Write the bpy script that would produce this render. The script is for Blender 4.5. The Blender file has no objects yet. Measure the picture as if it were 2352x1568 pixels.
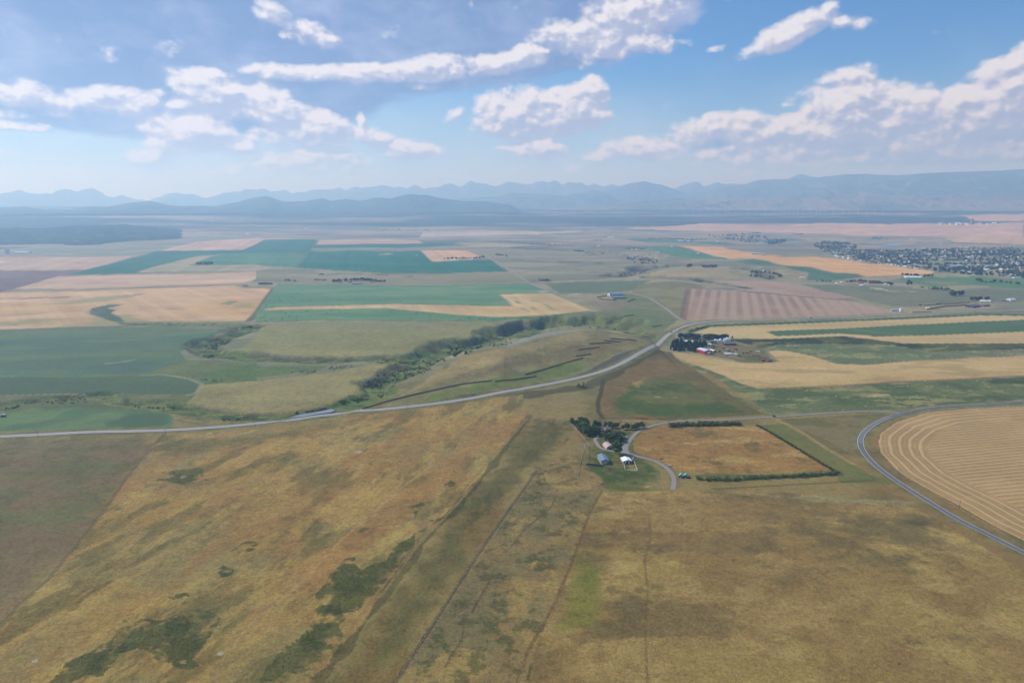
import bpy, bmesh, math, random
import numpy as np
from mathutils import Vector, Matrix

R = math.radians
SC = bpy.context.scene
COL = SC.collection
random.seed(7)
RNG = np.random.default_rng(11)

# ------------------------------------------------------------------ camera
CAM_H = 310.0
PITCH = R(11.32)
FOC = 682.67                      # focal length for a 1024 wide frame
cd = bpy.data.cameras.new('camera'); cam = bpy.data.objects.new('camera', cd); COL.objects.link(cam)
cam.location = (0, 0, CAM_H)
cam.rotation_euler = (R(90) - PITCH, 0, 0)
cd.sensor_fit = 'HORIZONTAL'; cd.angle = 2 * math.atan(512 / FOC)
cd.clip_start = 1.0; cd.clip_end = 120000
SC.camera = cam

# ------------------------------------------------------------------ render, sun, sky
SC.view_settings.view_transform = 'Standard'; SC.view_settings.look = 'None'
SC.view_settings.exposure = 0.0; SC.view_settings.gamma = 1.0
SC.cycles.use_denoising = True
SC.cycles.max_bounces = 4; SC.cycles.diffuse_bounces = 2; SC.cycles.glossy_bounces = 2
SC.cycles.transparent_max_bounces = 8; SC.cycles.volume_bounces = 1
SUN_AZ, SUN_EL = R(-68), R(42)
sd = bpy.data.lights.new('sun', 'SUN'); sun = bpy.data.objects.new('sun', sd); COL.objects.link(sun)
sd.energy = 4.4; sd.angle = R(0.5); sd.color = (1.0, 0.965, 0.93)
SUNV = Vector((math.sin(SUN_AZ) * math.cos(SUN_EL), math.cos(SUN_AZ) * math.cos(SUN_EL), math.sin(SUN_EL)))
sun.rotation_euler = SUNV.to_track_quat('Z', 'Y').to_euler(); sun.location = (0, 0, 3000)

def cam_ray(px, py):
    a = (np.asarray(px, float) - 512) / FOC; b = (341.2 - np.asarray(py, float)) / FOC
    d = np.stack([a, math.cos(PITCH) + b * math.sin(PITCH), -math.sin(PITCH) + b * math.cos(PITCH)], -1)
    return d / np.linalg.norm(d, axis=-1, keepdims=True)

# survey sheets of the photograph -> 1024 wide picture units
def sheet(t, x, y):
    k = t[0]; i = int(t[1]) if len(t) > 1 else 0
    if k == 'A': return 256 * i + x / 9.184, 175 + y / 9.184
    if k == 'B': return 256 * i + x / 9.168, 300 + y / 9.168
    if k == 'C': return 341.3 * i + x / 6.892, 471 + y / 6.892
    if k == 'D': return x / 2.2969, y / 2.2969
    if k == 'E': return (3300 + x / 2.24) / 4, (1550 + y / 2.24) / 4
    if k == 'F': return (2260 + x / 4.694) / 4, (1650 + y / 4.694) / 4
    if k == 'G': return (2600 + x / 3.92) / 4, (1290 + y / 3.92) / 4

class NT:
    """small helper to write node trees"""
    def __init__(s, tree): s.t = tree; s.n = tree.nodes; s.l = tree.links
    def new(s, typ, **kw):
        n = s.n.new(typ)
        for k, v in kw.items(): setattr(n, k, v)
        return n
    def put(s, sock, v):
        if hasattr(v, 'is_linked') or hasattr(v, 'links'): s.l.new(v, sock)
        elif v is not None: sock.default_value = v
    def m(s, op, a, b=None, c=None, clamp=False):
        n = s.new('ShaderNodeMath', operation=op, use_clamp=clamp)
        for i, v in enumerate((a, b, c)):
            if v is not None: s.put(n.inputs[i], v)
        return n.outputs[0]
    def v(s, op, a, b=None):
        n = s.new('ShaderNodeVectorMath', operation=op)
        s.put(n.inputs[0], a)
        if b is not None: s.put(n.inputs['Scale' if op == 'SCALE' else 1], b)
        return n.outputs['Value' if op in ('LENGTH', 'DOT_PRODUCT', 'DISTANCE') else 'Vector']
    def mix(s, f, a, b, mode='MIX'):
        n = s.new('ShaderNodeMix', data_type='RGBA', blend_type=mode)
        s.put(n.inputs[0], f); s.put(n.inputs[6], a); s.put(n.inputs[7], b)
        return n.outputs[2]
    def ss(s, x, a, b):
        n = s.new('ShaderNodeMapRange', interpolation_type='SMOOTHSTEP')
        s.put(n.inputs[0], x); s.put(n.inputs[1], a); s.put(n.inputs[2], b)
        return n.outputs[0]
    def noise(s, vec, scale, detail=4, rough=.5, lac=2.0, dist=0.0):
        n = s.new('ShaderNodeTexNoise'); s.put(n.inputs['Vector'], vec)
        n.inputs['Scale'].default_value = scale; n.inputs['Detail'].default_value = detail
        n.inputs['Roughness'].default_value = rough; n.inputs['Lacunarity'].default_value = lac
        n.inputs['Distortion'].default_value = dist
        return n.outputs['Fac']

# clouds: (x, y, rx, ry, turn, weight) read off the photo, kept as compass bearing and height in the sky
CUMULUS = [(1190, 265, 125, 66, 0, 1.25), (1300, 258, 110, 66, 0, 1.25), (1362, 222, 42, 52, 0, 1.1), (1240, 342, 84, 34, 0, .95), (1152, 338, 30, 12, 0, .6), (850, 316, 58, 30, 10, .9),
    (945, 347, 90, 28, 0, 1), (1045, 262, 45, 16, -35, .7), (830, 277, 14, 24, 0, .7), (960, 203, 46, 16, 0, .5),
    (490, 215, 100, 56, 15, 1.15), (440, 238, 70, 24, 0, .8), (430, 190, 60, 22, 28, .9), (640, 255, 110, 50, 20, 1.15), (720, 298, 110, 50, 10, 1.15), (620, 312, 75, 34, 0, .8),
    (440, 305, 100, 52, 0, 1.15), (390, 335, 60, 32, 0, 1), (360, 368, 70, 30, 0, .95), (540, 338, 64, 26, 0, .95), (740, 370, 150, 42, 0, .95), (600, 388, 90, 28, 0, .75),
    (250, 230, 110, 36, -5, .9), (335, 216, 70, 18, -8, .7), (60, 218, 120, 34, 8, .8), (130, 230, 70, 20, 8, .6), (30, 289, 75, 14, 0, .75), (25, 264, 46, 16, 0, .6), (18, 349, 40, 11, 0, .6),
    (640, 40, 110, 34, 30, .72), (720, 76, 70, 26, 15, .8), (700, 168, 150, 22, 0, .85), (850, 166, 130, 26, -2, .9), (1000, 156, 150, 34, -6, .88), (1130, 146, 110, 30, -6, .95), (1210, 130, 80, 30, -8, .95), (1420, 55, 170, 72, -18, .9), (1480, 95, 110, 28, 8, .85), (1330, 85, 130, 50, 0, .85),
    (1815, 75, 115, 34, -22, .95), (1958, 54, 54, 22, 8, .7), (1645, 112, 36, 11, -15, .5), (1955, 245, 110, 78, 0, 1.25), (2075, 255, 95, 56, 0, 1.15), (1900, 300, 200, 52, 0, 1.1), (1760, 310, 140, 36, 0, .85),
    (1650, 296, 140, 40, -8, 1.05), (1820, 350, 240, 40, 0, .95), (2240, 262, 180, 66, -10, 1.2), (2340, 205, 95, 85, -10, 1.2), (2220, 335, 260, 46, 0, .75), (2000, 330, 200, 40, 0, .7),
    (1480, 345, 120, 36, 0, .95), (1395, 357, 70, 24, 0, .85), (1815, 245, 36, 12, 0, .5), (270, 100, 60, 60, 0, .35), (420, 125, 80, 36, 0, .35),
    (1280, 385, 240, 22, 0, .45), (1700, 385, 320, 28, 0, .5), (250, 400, 340, 22, 0, .4)]
DECK = [(960, 20, 560, 150, 0, 1.6), (760, 90, 480, 110, 0, 1.6), (350, 170, 500, 120, 0, 1.5), (520, 250, 190, 60, 0, 1.1), (120, 20, 380, 130, 0, .62), (330, 262, 300, 40, 0, 1.1), (1380, 40, 220, 90, -10, 1.1), (2150, 320, 340, 52, 0, 1.15), (1880, 330, 300, 40, 0, .95)]

def build_world():
    w = bpy.data.worlds.new('World'); SC.world = w; w.use_nodes = True
    T = NT(w.node_tree); T.n.clear()
    out = T.new('ShaderNodeOutputWorld')
    sky = T.new('ShaderNodeTexSky', sky_type='NISHITA', sun_disc=False)
    sky.sun_elevation = SUN_EL; sky.sun_rotation = SUN_AZ; sky.altitude = 300
    sky.air_density = 1.3; sky.dust_density = 0.3; sky.ozone_density = 2.5
    plain = T.new('ShaderNodeBackground'); T.put(plain.inputs[0], T.mix(1.0, sky.outputs[0], (.62, .84, 1.12, 1), 'MULTIPLY')); plain.inputs[1].default_value = SKY_K
    tc = T.new('ShaderNodeTexCoord'); d = tc.outputs['Generated']
    sx = T.new('ShaderNodeSeparateXYZ'); T.put(sx.inputs[0], d)
    az = T.m('ARCTAN2', sx.outputs[0], sx.outputs[1]); el = T.m('ARCSINE', sx.outputs[2])
    cb = T.new('ShaderNodeCombineXYZ'); T.put(cb.inputs[0], az); T.put(cb.inputs[1], el)
    p0 = cb.outputs[0]
    UNIT = 1 / 1568.0
    def ang(x, y):
        v = cam_ray(*sheet('D', x, y)); return math.atan2(v[0], v[1]), math.asin(v[2])
    # one group: bearing/height -> fields of the cumulus and the deck
    def group(lst, name):
        g = bpy.data.node_groups.new(name, 'ShaderNodeTree')
        g.interface.new_socket('P', in_out='INPUT', socket_type='NodeSocketVector')
        g.interface.new_socket('F', in_out='OUTPUT', socket_type='NodeSocketFloat')
        t = NT(g); gi = t.new('NodeGroupInput'); go = t.new('NodeGroupOutput'); acc = None
        for (x, y, rx, ry, turn, wt) in lst:
            a, e = ang(x, y)
            mp = t.new('ShaderNodeMapping', vector_type='TEXTURE')
            mp.inputs['Location'].default_value = (a, e, 0); mp.inputs['Rotation'].default_value = (0, 0, R(-turn))
            mp.inputs['Scale'].default_value = (rx * UNIT * 1.12, ry * UNIT * 1.12, 1)
            t.put(mp.inputs['Vector'], gi.outputs[0])
            gr = t.new('ShaderNodeTexGradient', gradient_type='SPHERICAL'); t.put(gr.inputs[0], mp.outputs[0])
            f = t.m('MULTIPLY', t.m('MULTIPLY', gr.outputs['Fac'], t.m('SUBTRACT', 2.0, gr.outputs['Fac'])), wt)
            acc = f if acc is None else t.m('SMOOTH_MAX', acc, f, .12)
        t.put(go.inputs[0], acc); return g
    gc, gd = group(CUMULUS, 'cumulus field'), group(DECK, 'deck field')
    def use(g, p):
        n = T.new('ShaderNodeGroup'); n.node_tree = g; T.put(n.inputs[0], p); return n.outputs[0]
    # cauliflower noise, slightly squashed upwards
    def puffs(p):
        q = T.v('MULTIPLY', p, (1.0, 1.45, 1.0))
        n0 = T.noise(q, 11, 3, .5); n1 = T.noise(q, 26, 7, .52, 2.1, .1)
        vo = T.new('ShaderNodeTexVoronoi', feature='SMOOTH_F1'); T.put(vo.inputs['Vector'], q)
        vo.inputs['Scale'].default_value = 55; vo.inputs['Detail'].default_value = 1.5; vo.inputs['Roughness'].default_value = .6; vo.inputs['Smoothness'].default_value = .5
        b = T.m('SUBTRACT', .45, vo.outputs['Distance'])
        return T.m('ADD', T.m('ADD', T.m('MULTIPLY', T.m('SUBTRACT', n0, .5), .5), T.m('MULTIPLY', T.m('SUBTRACT', n1, .5), 1.9)), T.m('MULTIPLY', b, .34))
    def cum(p):
        return T.m('ADD', use(gc, p), T.m('MULTIPLY', puffs(p), .72))
    off = T.v('ADD', p0, (-8 * UNIT, 13 * UNIT, 0))
    c0 = cum(p0); c1 = cum(off)
    alpha = T.ss(c0, .18, .64)
    lit = T.ss(T.m('SUBTRACT', c0, c1), -.20, .28)
    thick = T.ss(c0, .35, .9)
    n_soft = T.noise(T.v('MULTIPLY', p0, (1, 1.8, 1)), 7, 5, .5, 2.0, .3)
    n_wisp = T.noise(T.v('MULTIPLY', p0, (1, 2.0, 1)), 22, 6, .6, 2.0, .8)
    dk = T.m('ADD', use(gd, p0), T.m('ADD', T.m('MULTIPLY', T.m('SUBTRACT', n_soft, .5), .75), T.m('MULTIPLY', T.m('SUBTRACT', n_wisp, .5), .5)))
    dalpha = T.m('MULTIPLY', T.ss(dk, .16, .48), .95)
    dcol = T.mix(T.ss(T.m('ADD', n_soft, T.m('MULTIPLY', n_wisp, .35)), .56, .98), (.155, .245, .50, 1), (.40, .47, .72, 1))
    skyc = T.mix(1.0, sky.outputs[0], (SKY_K * .26, SKY_K * .47, SKY_K * .78, 1), 'MULTIPLY')
    # thin hazy veil low in the sky, the grey cloud deck over it
    veil = T.m('MULTIPLY', T.ss(T.m('ADD', el, T.m('MULTIPLY', T.m('SUBTRACT', n_soft, .5), .12)), .20, .0), .5)
    col = T.mix(veil, skyc, (.74, .82, .93, 1))
    col = T.mix(T.m('MULTIPLY', dalpha, T.ss(el, .0, .10)), col, dcol)
    ccol = T.mix(lit, (.40, .44, .63, 1), (.86, .85, .90, 1))
    ccol = T.mix(T.m('MULTIPLY', T.m('SUBTRACT', 1.0, lit), T.m('MULTIPLY', thick, .5)), ccol, (.36, .41, .60, 1))
    col = T.mix(T.m('MULTIPLY', alpha, T.ss(el, -.02, .10)), col, ccol)
    cloudy = T.new('ShaderNodeBackground'); T.put(cloudy.inputs[0], col); cloudy.inputs[1].default_value = 1.0
    # the drawn clouds cover the part of the sky in front; elsewhere the clear sky
    inside = T.m('MULTIPLY', T.m('LESS_THAN', T.m('ABSOLUTE', az), 1.0), T.m('MULTIPLY', T.m('GREATER_THAN', el, -.02), T.m('LESS_THAN', el, .55)))
    mx = T.new('ShaderNodeMixShader'); T.put(mx.inputs[0], inside); T.l.new(plain.outputs[0], mx.inputs[1]); T.l.new(cloudy.outputs[0], mx.inputs[2])
    T.l.new(mx.outputs[0], out.inputs['Surface'])
    w.cycles.sampling_method = 'MANUAL'; w.cycles.sample_map_resolution = 512
SKY_K = 0.15
build_world()

# ------------------------------------------------------------------ helpers
def lin(rgb, k=1.0):
    out = []
    for c in rgb[:3]:
        c = c / 255.0
        out.append((c / 12.92 if c <= .04045 else ((c + .055) / 1.055) ** 2.4) * k)
    return out
def tag(o, label=None, cat=None, group=None, kind=None):
    if label: o['label'] = label
    if cat: o['category'] = cat
    if group: o['group'] = group
    if kind: o['kind'] = kind
    return o
def empty(name, loc=(0, 0, 0), rz=0.0):
    o = bpy.data.objects.new(name, None); COL.objects.link(o); o.location = loc; o.rotation_euler = (0, 0, rz); o.empty_display_size = 1
    return o
def mesh_obj(name, verts, faces, mats, parent=None, mi=None, smooth=False):
    me = bpy.data.meshes.new(name); me.from_pydata([tuple(v) for v in verts], [], faces); me.update()
    for m in (mats if isinstance(mats, (list, tuple)) else [mats]): me.materials.append(m)
    if mi is not None: me.polygons.foreach_set('material_index', mi)
    if smooth: me.polygons.foreach_set('use_smooth', [True] * len(me.polygons))
    o = bpy.data.objects.new(name, me); COL.objects.link(o)
    if parent: o.parent = parent
    return o
def copy_tree(o, parent=None):
    c = o.copy(); COL.objects.link(c)
    if parent: c.parent = parent
    for ch in list(o.children): copy_tree(ch, c)
    return c
class MB:
    """collects simple solids into one mesh"""
    def __init__(s): s.v = []; s.f = []; s.mi = []; s.cur = 0
    def add(s, vs, fs):
        b = len(s.v); s.v += [tuple(v) for v in vs]; s.f += [tuple(b + i for i in f) for f in fs]; s.mi += [s.cur] * len(fs); return s
    def box(s, x0, x1, y0, y1, z0, z1, tap=0.0):
        t = tap
        return s.add([(x0, y0, z0), (x1, y0, z0), (x1, y1, z0), (x0, y1, z0), (x0 + t, y0 + t, z1), (x1 - t, y0 + t, z1), (x1 - t, y1 - t, z1), (x0 + t, y1 - t, z1)],
                     [(0, 3, 2, 1), (4, 5, 6, 7), (0, 1, 5, 4), (1, 2, 6, 5), (2, 3, 7, 6), (3, 0, 4, 7)])
    def prism(s, prof, y0, y1):           # profile in xz, counter-clockwise, pulled along y
        n = len(prof)
        vs = [(x, y0, z) for x, z in prof] + [(x, y1, z) for x, z in prof]
        return s.add(vs, [tuple(range(n)), tuple(range(2 * n - 1, n - 1, -1))] + [(i, i + n, (i + 1) % n + n, (i + 1) % n) for i in range(n)])
    def prism_x(s, prof, x0, x1):         # profile in yz, pulled along x
        n = len(prof)
        vs = [(x0, y, z) for y, z in prof] + [(x1, y, z) for y, z in prof]
        return s.add(vs, [tuple(range(n - 1, -1, -1)), tuple(range(n, 2 * n))] + [(i, (i + 1) % n, (i + 1) % n + n, i + n) for i in range(n)])
    def cyl(s, p, r0, r1, h, n=8, axis='z'):
        x, y, z = p; vs = []
        for k, (rr, hh) in enumerate(((r0, 0), (r1, h))):
            for i in range(n):
                a = 2 * math.pi * i / n; c, d = math.cos(a) * rr, math.sin(a) * rr
                vs.append((x + c, y + d, z + hh) if axis == 'z' else ((x + c, y + hh, z + d) if axis == 'y' else (x + hh, y + c, z + d)))
        fs = [tuple(range(n - 1, -1, -1)), tuple(range(n, 2 * n))] + [(i, (i + 1) % n, (i + 1) % n + n, i + n) for i in range(n)]
        return s.add(vs, fs)
    def bar(s, a, b, r, n=4):
        a, b = Vector(a), Vector(b); d = (b - a)
        if d.length < 1e-6: return s
        q = d.to_track_quat('Z', 'Y'); vs = []
        for p in (a, b):
            for i in range(n):
                t = 2 * math.pi * (i + .5) / n; vs.append(tuple(p + q @ Vector((math.cos(t) * r, math.sin(t) * r, 0))))
        return s.add(vs, [tuple(range(n - 1, -1, -1)), tuple(range(n, 2 * n))] + [(i, (i + 1) % n, (i + 1) % n + n, i + n) for i in range(n)])
    def build(s, name, mats, parent=None, smooth=False): return mesh_obj(name, s.v, s.f, mats, parent, s.mi, smooth)

def mat(name, rgb, rough=.8, var=.12, scale=.6, metal=0.0, spec=.3, k=1.0, objvar=0.0, streak=None):
    m = bpy.data.materials.new(name); m.use_nodes = True; T = NT(m.node_tree)
    b = T.n['Principled BSDF']; b.inputs['Roughness'].default_value = rough; b.inputs['Metallic'].default_value = metal
    b.inputs['Specular IOR Level'].default_value = spec
    c = lin(rgb, k) + [1]
    tc = T.new('ShaderNodeTexCoord'); p = tc.outputs['Object']
    if streak: p = T.v('MULTIPLY', p, streak)
    n = T.noise(p, scale, 5, .6)
    f = T.m('ADD', 1 - var, T.m('MULTIPLY', n, 2 * var))
    if objvar:
        oi = T.new('ShaderNodeObjectInfo'); f = T.m('MULTIPLY', f, T.m('ADD', 1 - objvar, T.m('MULTIPLY', oi.outputs['Random'], 2 * objvar)))
    T.put(b.inputs['Base Color'], T.mix(1.0, c, T.v('SCALE', (1, 1, 1), f), 'MULTIPLY'))
    return m

# value noise in numpy
def _h(ix, iy, seed):
    n = (ix.astype(np.int64) * 374761393 + iy.astype(np.int64) * 668265263 + seed * 1442695041) & 0xFFFFFFFF
    n = ((n ^ (n >> 13)) * 1274126177) & 0xFFFFFFFF
    n = ((n ^ (n >> 16)) * 2246822519) & 0xFFFFFFFF
    return ((n ^ (n >> 15)) & 0xFFFFFF) / float(0xFFFFFF)
def vnoise(x, y, seed=0):
    ix = np.floor(x); iy = np.floor(y); fx = x - ix; fy = y - iy
    fx = fx * fx * fx * (fx * (fx * 6 - 15) + 10); fy = fy * fy * fy * (fy * (fy * 6 - 15) + 10)
    a = _h(ix, iy, seed); b = _h(ix + 1, iy, seed); c = _h(ix, iy + 1, seed); d = _h(ix + 1, iy + 1, seed)
    return (a + (b - a) * fx) * (1 - fy) + (c + (d - c) * fx) * fy
def fbm(x, y, scale, octv=4, seed=0, gain=.5):
    s = 0.0; amp = 1.0; tot = 0.0; f = 1.0 / scale
    for o in range(octv):
        ca, sa = math.cos(o * 1.1 + seed), math.sin(o * 1.1 + seed)
        s = s + amp * vnoise((x * ca - y * sa) * f + 17.3 * o, (x * sa + y * ca) * f - 9.1 * o, seed + o); tot += amp; amp *= gain; f *= 2.03
    return s / tot
def sstep(x, a, b):
    t = np.clip((x - a) / (b - a), 0, 1); return t * t * (3 - 2 * t)

# ------------------------------------------------------------------ lie of the land
def plane_pt(t, x, y, z=0.0):
    d = cam_ray(*sheet(t, x, y)); k = (z - CAM_H) / d[..., 2]; return d[..., 0] * k, d[..., 1] * k
def crest(rows):
    pts = sorted((*plane_pt(t, x, y, z), z) for t, x, y, z in rows); return np.array(pts)
# the dry knoll above the bend of the highway: crest points with their height
KNOLL = crest([('B1', 1300, 640, 2), ('B1', 1500, 620, 6), ('B1', 1780, 545, 12), ('B1', 2000, 470, 19), ('B1', 2280, 435, 24), ('B2', 250, 325, 27), ('B2', 450, 292, 29), ('B2', 640, 275, 30), ('B2', 850, 290, 27), ('B2', 1040, 322, 20), ('B2', 1180, 352, 11), ('B2', 1290, 385, 3)])
# coulee floor lines: sheet, x, y, half width, depth
COULEE = [
 [('B2', 1240, 352, 25, 5), ('B2', 1120, 330, 50, 12), ('B2', 950, 285, 85, 23), ('B2', 700, 262, 95, 27), ('B2', 400, 275, 95, 27), ('B2', 100, 340, 85, 26), ('B1', 2200, 410, 80, 20), ('B1', 2000, 450, 80, 16), ('B1', 1800, 505, 75, 14), ('B1', 1600, 575, 65, 12), ('B1', 1250, 580, 45, 9), ('B1', 800, 592, 38, 8), ('B1', 300, 595, 38, 8), ('B0', 2250, 565, 38, 9), ('B0', 2020, 545, 35, 9), ('B0', 1890, 480, 45, 10), ('B0', 2020, 420, 50, 11), ('B0', 2200, 340, 45, 9), ('B0', 2330, 270, 35, 7), ('B0', 2050, 248, 35, 6), ('B0', 1650, 238, 30, 5), ('B0', 1150, 222, 20, 3)],
 [('B1', 1600, 575, 50, 14), ('B1', 1470, 650, 50, 11), ('B1', 1250, 745, 45, 9), ('B1', 1060, 800, 40, 8), ('B1', 1130, 880, 35, 7), ('B1', 980, 935, 38, 6), ('B1', 700, 1020, 38, 4), ('B1', 350, 1075, 30, 3), ('B0', 2200, 1080, 35, 3), ('B0', 1750, 1020, 32, 4), ('B0', 1400, 985, 32, 5), ('B0', 1050, 968, 28, 5), ('B0', 880, 905, 25, 5), ('B0', 700, 928, 28, 6), ('B0', 400, 958, 28, 6), ('B0', 150, 985, 28, 6), ('B0', -150, 1030, 28, 6)],
 [('A2', 1300, 965, 60, 9), ('A2', 1600, 985, 60, 9), ('A2', 1900, 1020, 50, 6), ('A2', 2150, 1055, 40, 3)],
 [('A2', 850, 945, 90, 12), ('A2', 1050, 930, 110, 16), ('A2', 1250, 880, 110, 16), ('A2', 1550, 850, 100, 14), ('A2', 1900, 855, 110, 14), ('A2', 2200, 900, 110, 12), ('A3', 0, 950, 90, 8)],
 [('A2', 1250, 800, 160, 22), ('A2', 1150, 740, 150, 20), ('A2', 950, 720, 140, 18), ('A2', 650, 690, 120, 14), ('A2', 300, 650, 120, 12)],
]
CL = []
for ln in COULEE:
    CL.append(np.array([(*plane_pt(t, x, y, -dp), w, dp) for t, x, y, w, dp in ln]))
def seg_dist(x, y, P):
    """distance to a polyline plus the index and share along it of the closest point"""
    best = np.full(x.shape, 1e12); bi = np.zeros(x.shape, int); bt = np.zeros(x.shape)
    for i in range(len(P) - 1):
        ax, ay = P[i][0], P[i][1]; dx, dy = P[i + 1][0] - ax, P[i + 1][1] - ay
        t = np.clip(((x - ax) * dx + (y - ay) * dy) / (dx * dx + dy * dy + 1e-9), 0, 1)
        d = (x - ax - t * dx) ** 2 + (y - ay - t * dy) ** 2
        k = d < best; best = np.where(k, d, best); bi = np.where(k, i, bi); bt = np.where(k, t, bt)
    return np.sqrt(best), bi, bt
def coulee_field(x, y):
    dep = np.zeros(x.shape); rel = np.full(x.shape, 9.0)
    for P in CL:
        m = 2.2 * P[:, 2].max()
        k = np.nonzero((x > P[:, 0].min() - m) & (x < P[:, 0].max() + m) & (y > P[:, 1].min() - m) & (y < P[:, 1].max() + m))[0]
        if not len(k): continue
        d, i, t = seg_dist(x[k], y[k], P)
        w = P[i, 2] * (1 - t) + P[i + 1, 2] * t; dp = P[i, 3] * (1 - t) + P[i + 1, 3] * t
        wob = (fbm(x[k], y[k] * .7, 80, 3, 5) - .5) * 1.2
        q = d / w + wob * sstep(d / w, .15, .6)
        er = (1 - np.abs(2 * fbm(x[k] * .6, y[k], 46, 3, 14) - 1)) - .62; dep[k] = np.maximum(dep[k], dp * (1 - sstep(q, .34, 1.0)) + dp * .42 * er * sstep(q, .2, .45) * (1 - sstep(q, .7, 1.05))); rel[k] = np.minimum(rel[k], q)
    return dep, rel
def land(x, y, full=False):
    x = np.asarray(x, float); y = np.asarray(y, float); shp = x.shape; x = x.ravel(); y = y.ravel()
    r = np.hypot(x, y)
    h = (fbm(x, y, 900, 2, 3) - .5) * (5 + 26 * sstep(r, 1900, 4500)) * sstep(r, 150, 600)
    h += (fbm(x, y * 1.7, 330, 3, 8) - .5) * 22 * sstep(r, 2200, 3600) * sstep(x, -300, 500)
    h += (fbm(x, y, 120, 2, 9) - .5) * 2.0 * sstep(r, 250, 500) * (1 - sstep(r, 2500, 5000))
    # far rise towards the foothills
    h += 150 * sstep(r, 7000, 12500) + 120 * sstep(r, 12500, 20000)
    # the knoll
    k = np.nonzero((x > KNOLL[0, 0] - 80) & (x < KNOLL[-1, 0] + 80) & (y > 700) & (y < 2300))[0]
    if len(k):
        yc = np.interp(x[k], KNOLL[:, 0], KNOLL[:, 1]); zc = np.interp(x[k], KNOLL[:, 0], KNOLL[:, 2], left=0, right=0)
        u = y[k] - yc; h[k] += zc * np.where(u < 0, np.exp(-(u / 170) ** 2), np.exp(-(u / 75) ** 2))
    # second rise by the arena and the low dome in the green pasture
    for (t, px, py, ex, ey, hh) in (('A2', 1500, 1040, 190, 260, 16), ('B0', 500, 1010, 110, 70, 6), ('A2', 1750, 900, 330, 260, 20), ('B1', 300, 390, 330, 200, 8), ('A3', 250, 880, 200, 160, 12)):
        gx, gy = plane_pt(t, px, py, 0); h += hh * np.exp(-((x - gx) / ex) ** 2 - ((y - gy) / ey) ** 2)
    dep, rel = coulee_field(x, y)
    h -= dep
    if full: return h.reshape(shp), rel.reshape(shp)
    return h.reshape(shp)
_RS = np.concatenate([np.linspace(120, 2500, 500), np.geomspace(2510, 24000, 420)])
def hit(px, py):
    """where the line of sight through photo units (px, py) first meets the land"""
    px = np.atleast_1d(np.asarray(px, float)); py = np.atleast_1d(np.asarray(py, float))
    d = cam_ray(px, py); hn = np.hypot(d[:, 0], d[:, 1]); sx, sy, sz = d[:, 0] / hn, d[:, 1] / hn, d[:, 2] / hn
    X = sx[:, None] * _RS; Y = sy[:, None] * _RS; Z = CAM_H + sz[:, None] * _RS
    below = Z <= land(X, Y); first = np.where(below.any(1), below.argmax(1), len(_RS) - 1); first = np.maximum(first, 1)
    lo = _RS[first - 1].copy(); hi = _RS[first].copy()
    for _ in range(18):
        md = (lo + hi) / 2; b = CAM_H + sz * md <= land(sx * md, sy * md); hi = np.where(b, md, hi); lo = np.where(b, lo, md)
    return np.stack([sx * hi, sy * hi, land(sx * hi, sy * hi)], 1)
def G(t, pts):
    P = np.array([sheet(t, *p) for p in pts]); return hit(P[:, 0], P[:, 1])
def G1(t, x, y): return Vector(G(t, [(x, y)])[0])
# ------------------------------------------------------------------ the ground: one sheet, fine in front, coarse elsewhere
def ground_grid():
    fine = np.linspace(R(-46), R(46), 1380)
    coarse = np.linspace(R(46), R(314), 90)[1:-1]
    az = np.concatenate([fine, coarse])
    py = np.concatenate([np.linspace(722, 250, 660), np.linspace(249.5, 212, 110)])
    ang_ = PITCH + np.arctan((py - 341.2) / FOC)
    r = CAM_H / np.tan(ang_); r = r[r < 14000]
    r = np.concatenate([np.geomspace(4, r[0] * .93, 14), r, np.geomspace(r[-1] * 1.04, 60000, 26)])
    return az, r
AZ, RR = ground_grid()
NA, NR = len(AZ), len(RR)
X = (np.sin(AZ)[None, :] * RR[:, None]).ravel(); Y = (np.cos(AZ)[None, :] * RR[:, None]).ravel()
Z, REL = land(X, Y, True)
RD = np.hypot(X, Y)
STEP = np.repeat(np.gradient(RR), NA)

def C3(r, g, b): return np.array(lin((r, g, b)))
N1 = fbm(X, Y, 260, 4, 21); N2 = fbm(X, Y, 60, 4, 22); N3 = fbm(X, Y, 16, 4, 23); NS = fbm(X, Y * 3.2, 420, 4, 24); NW = fbm(X, Y, 30, 3, 25) - .5; NV = fbm(X, Y, 30, 3, 26) - .5
def fb(x, y, s, o, seed): return fbm(x, y, s, o + 2, seed, .66)
def lerp(a, b, t): return a + (b - a) * np.asarray(t)[..., None]
GOLD, GOLD2, RUST, OLIVE, DKG = C3(150, 128, 80), C3(168, 142, 88), C3(142, 114, 72), C3(104, 97, 58), C3(60, 67, 40)
KHAKI, GREY, STUB, TAN, MEAD, TEAL, FIELDG = C3(158, 145, 110), C3(128, 126, 98), C3(200, 168, 132), C3(188, 158, 124), C3(118, 144, 100), C3(52, 104, 78), C3(80, 102, 74)
col = np.zeros((len(X), 3)); grain = np.full(len(X), .34); bump = np.full(len(X), .8); wind = np.zeros(len(X)); row = np.zeros(len(X))
# near grassland, middle pasture, far plain
near = lerp(lerp(GOLD, RUST, sstep(N1, .42, .62)), OLIVE, sstep(N2, .52, .74) * .65)
mid = lerp(lerp(GREY, KHAKI, sstep(NS, .40, .60)), OLIVE, sstep(N2, .55, .8) * .4)
farc = lerp(lerp(C3(166, 144, 118), C3(124, 122, 102), sstep(NS, .40, .62)), C3(80, 92, 78), sstep(fbm(X, Y * 4, 1100, 4, 31), .52, .66) * .7)
col[:] = lerp(near, mid, sstep(RD, 1000, 1350)); col[:] = lerp(col, farc, sstep(RD, 3600, 6000))
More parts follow.
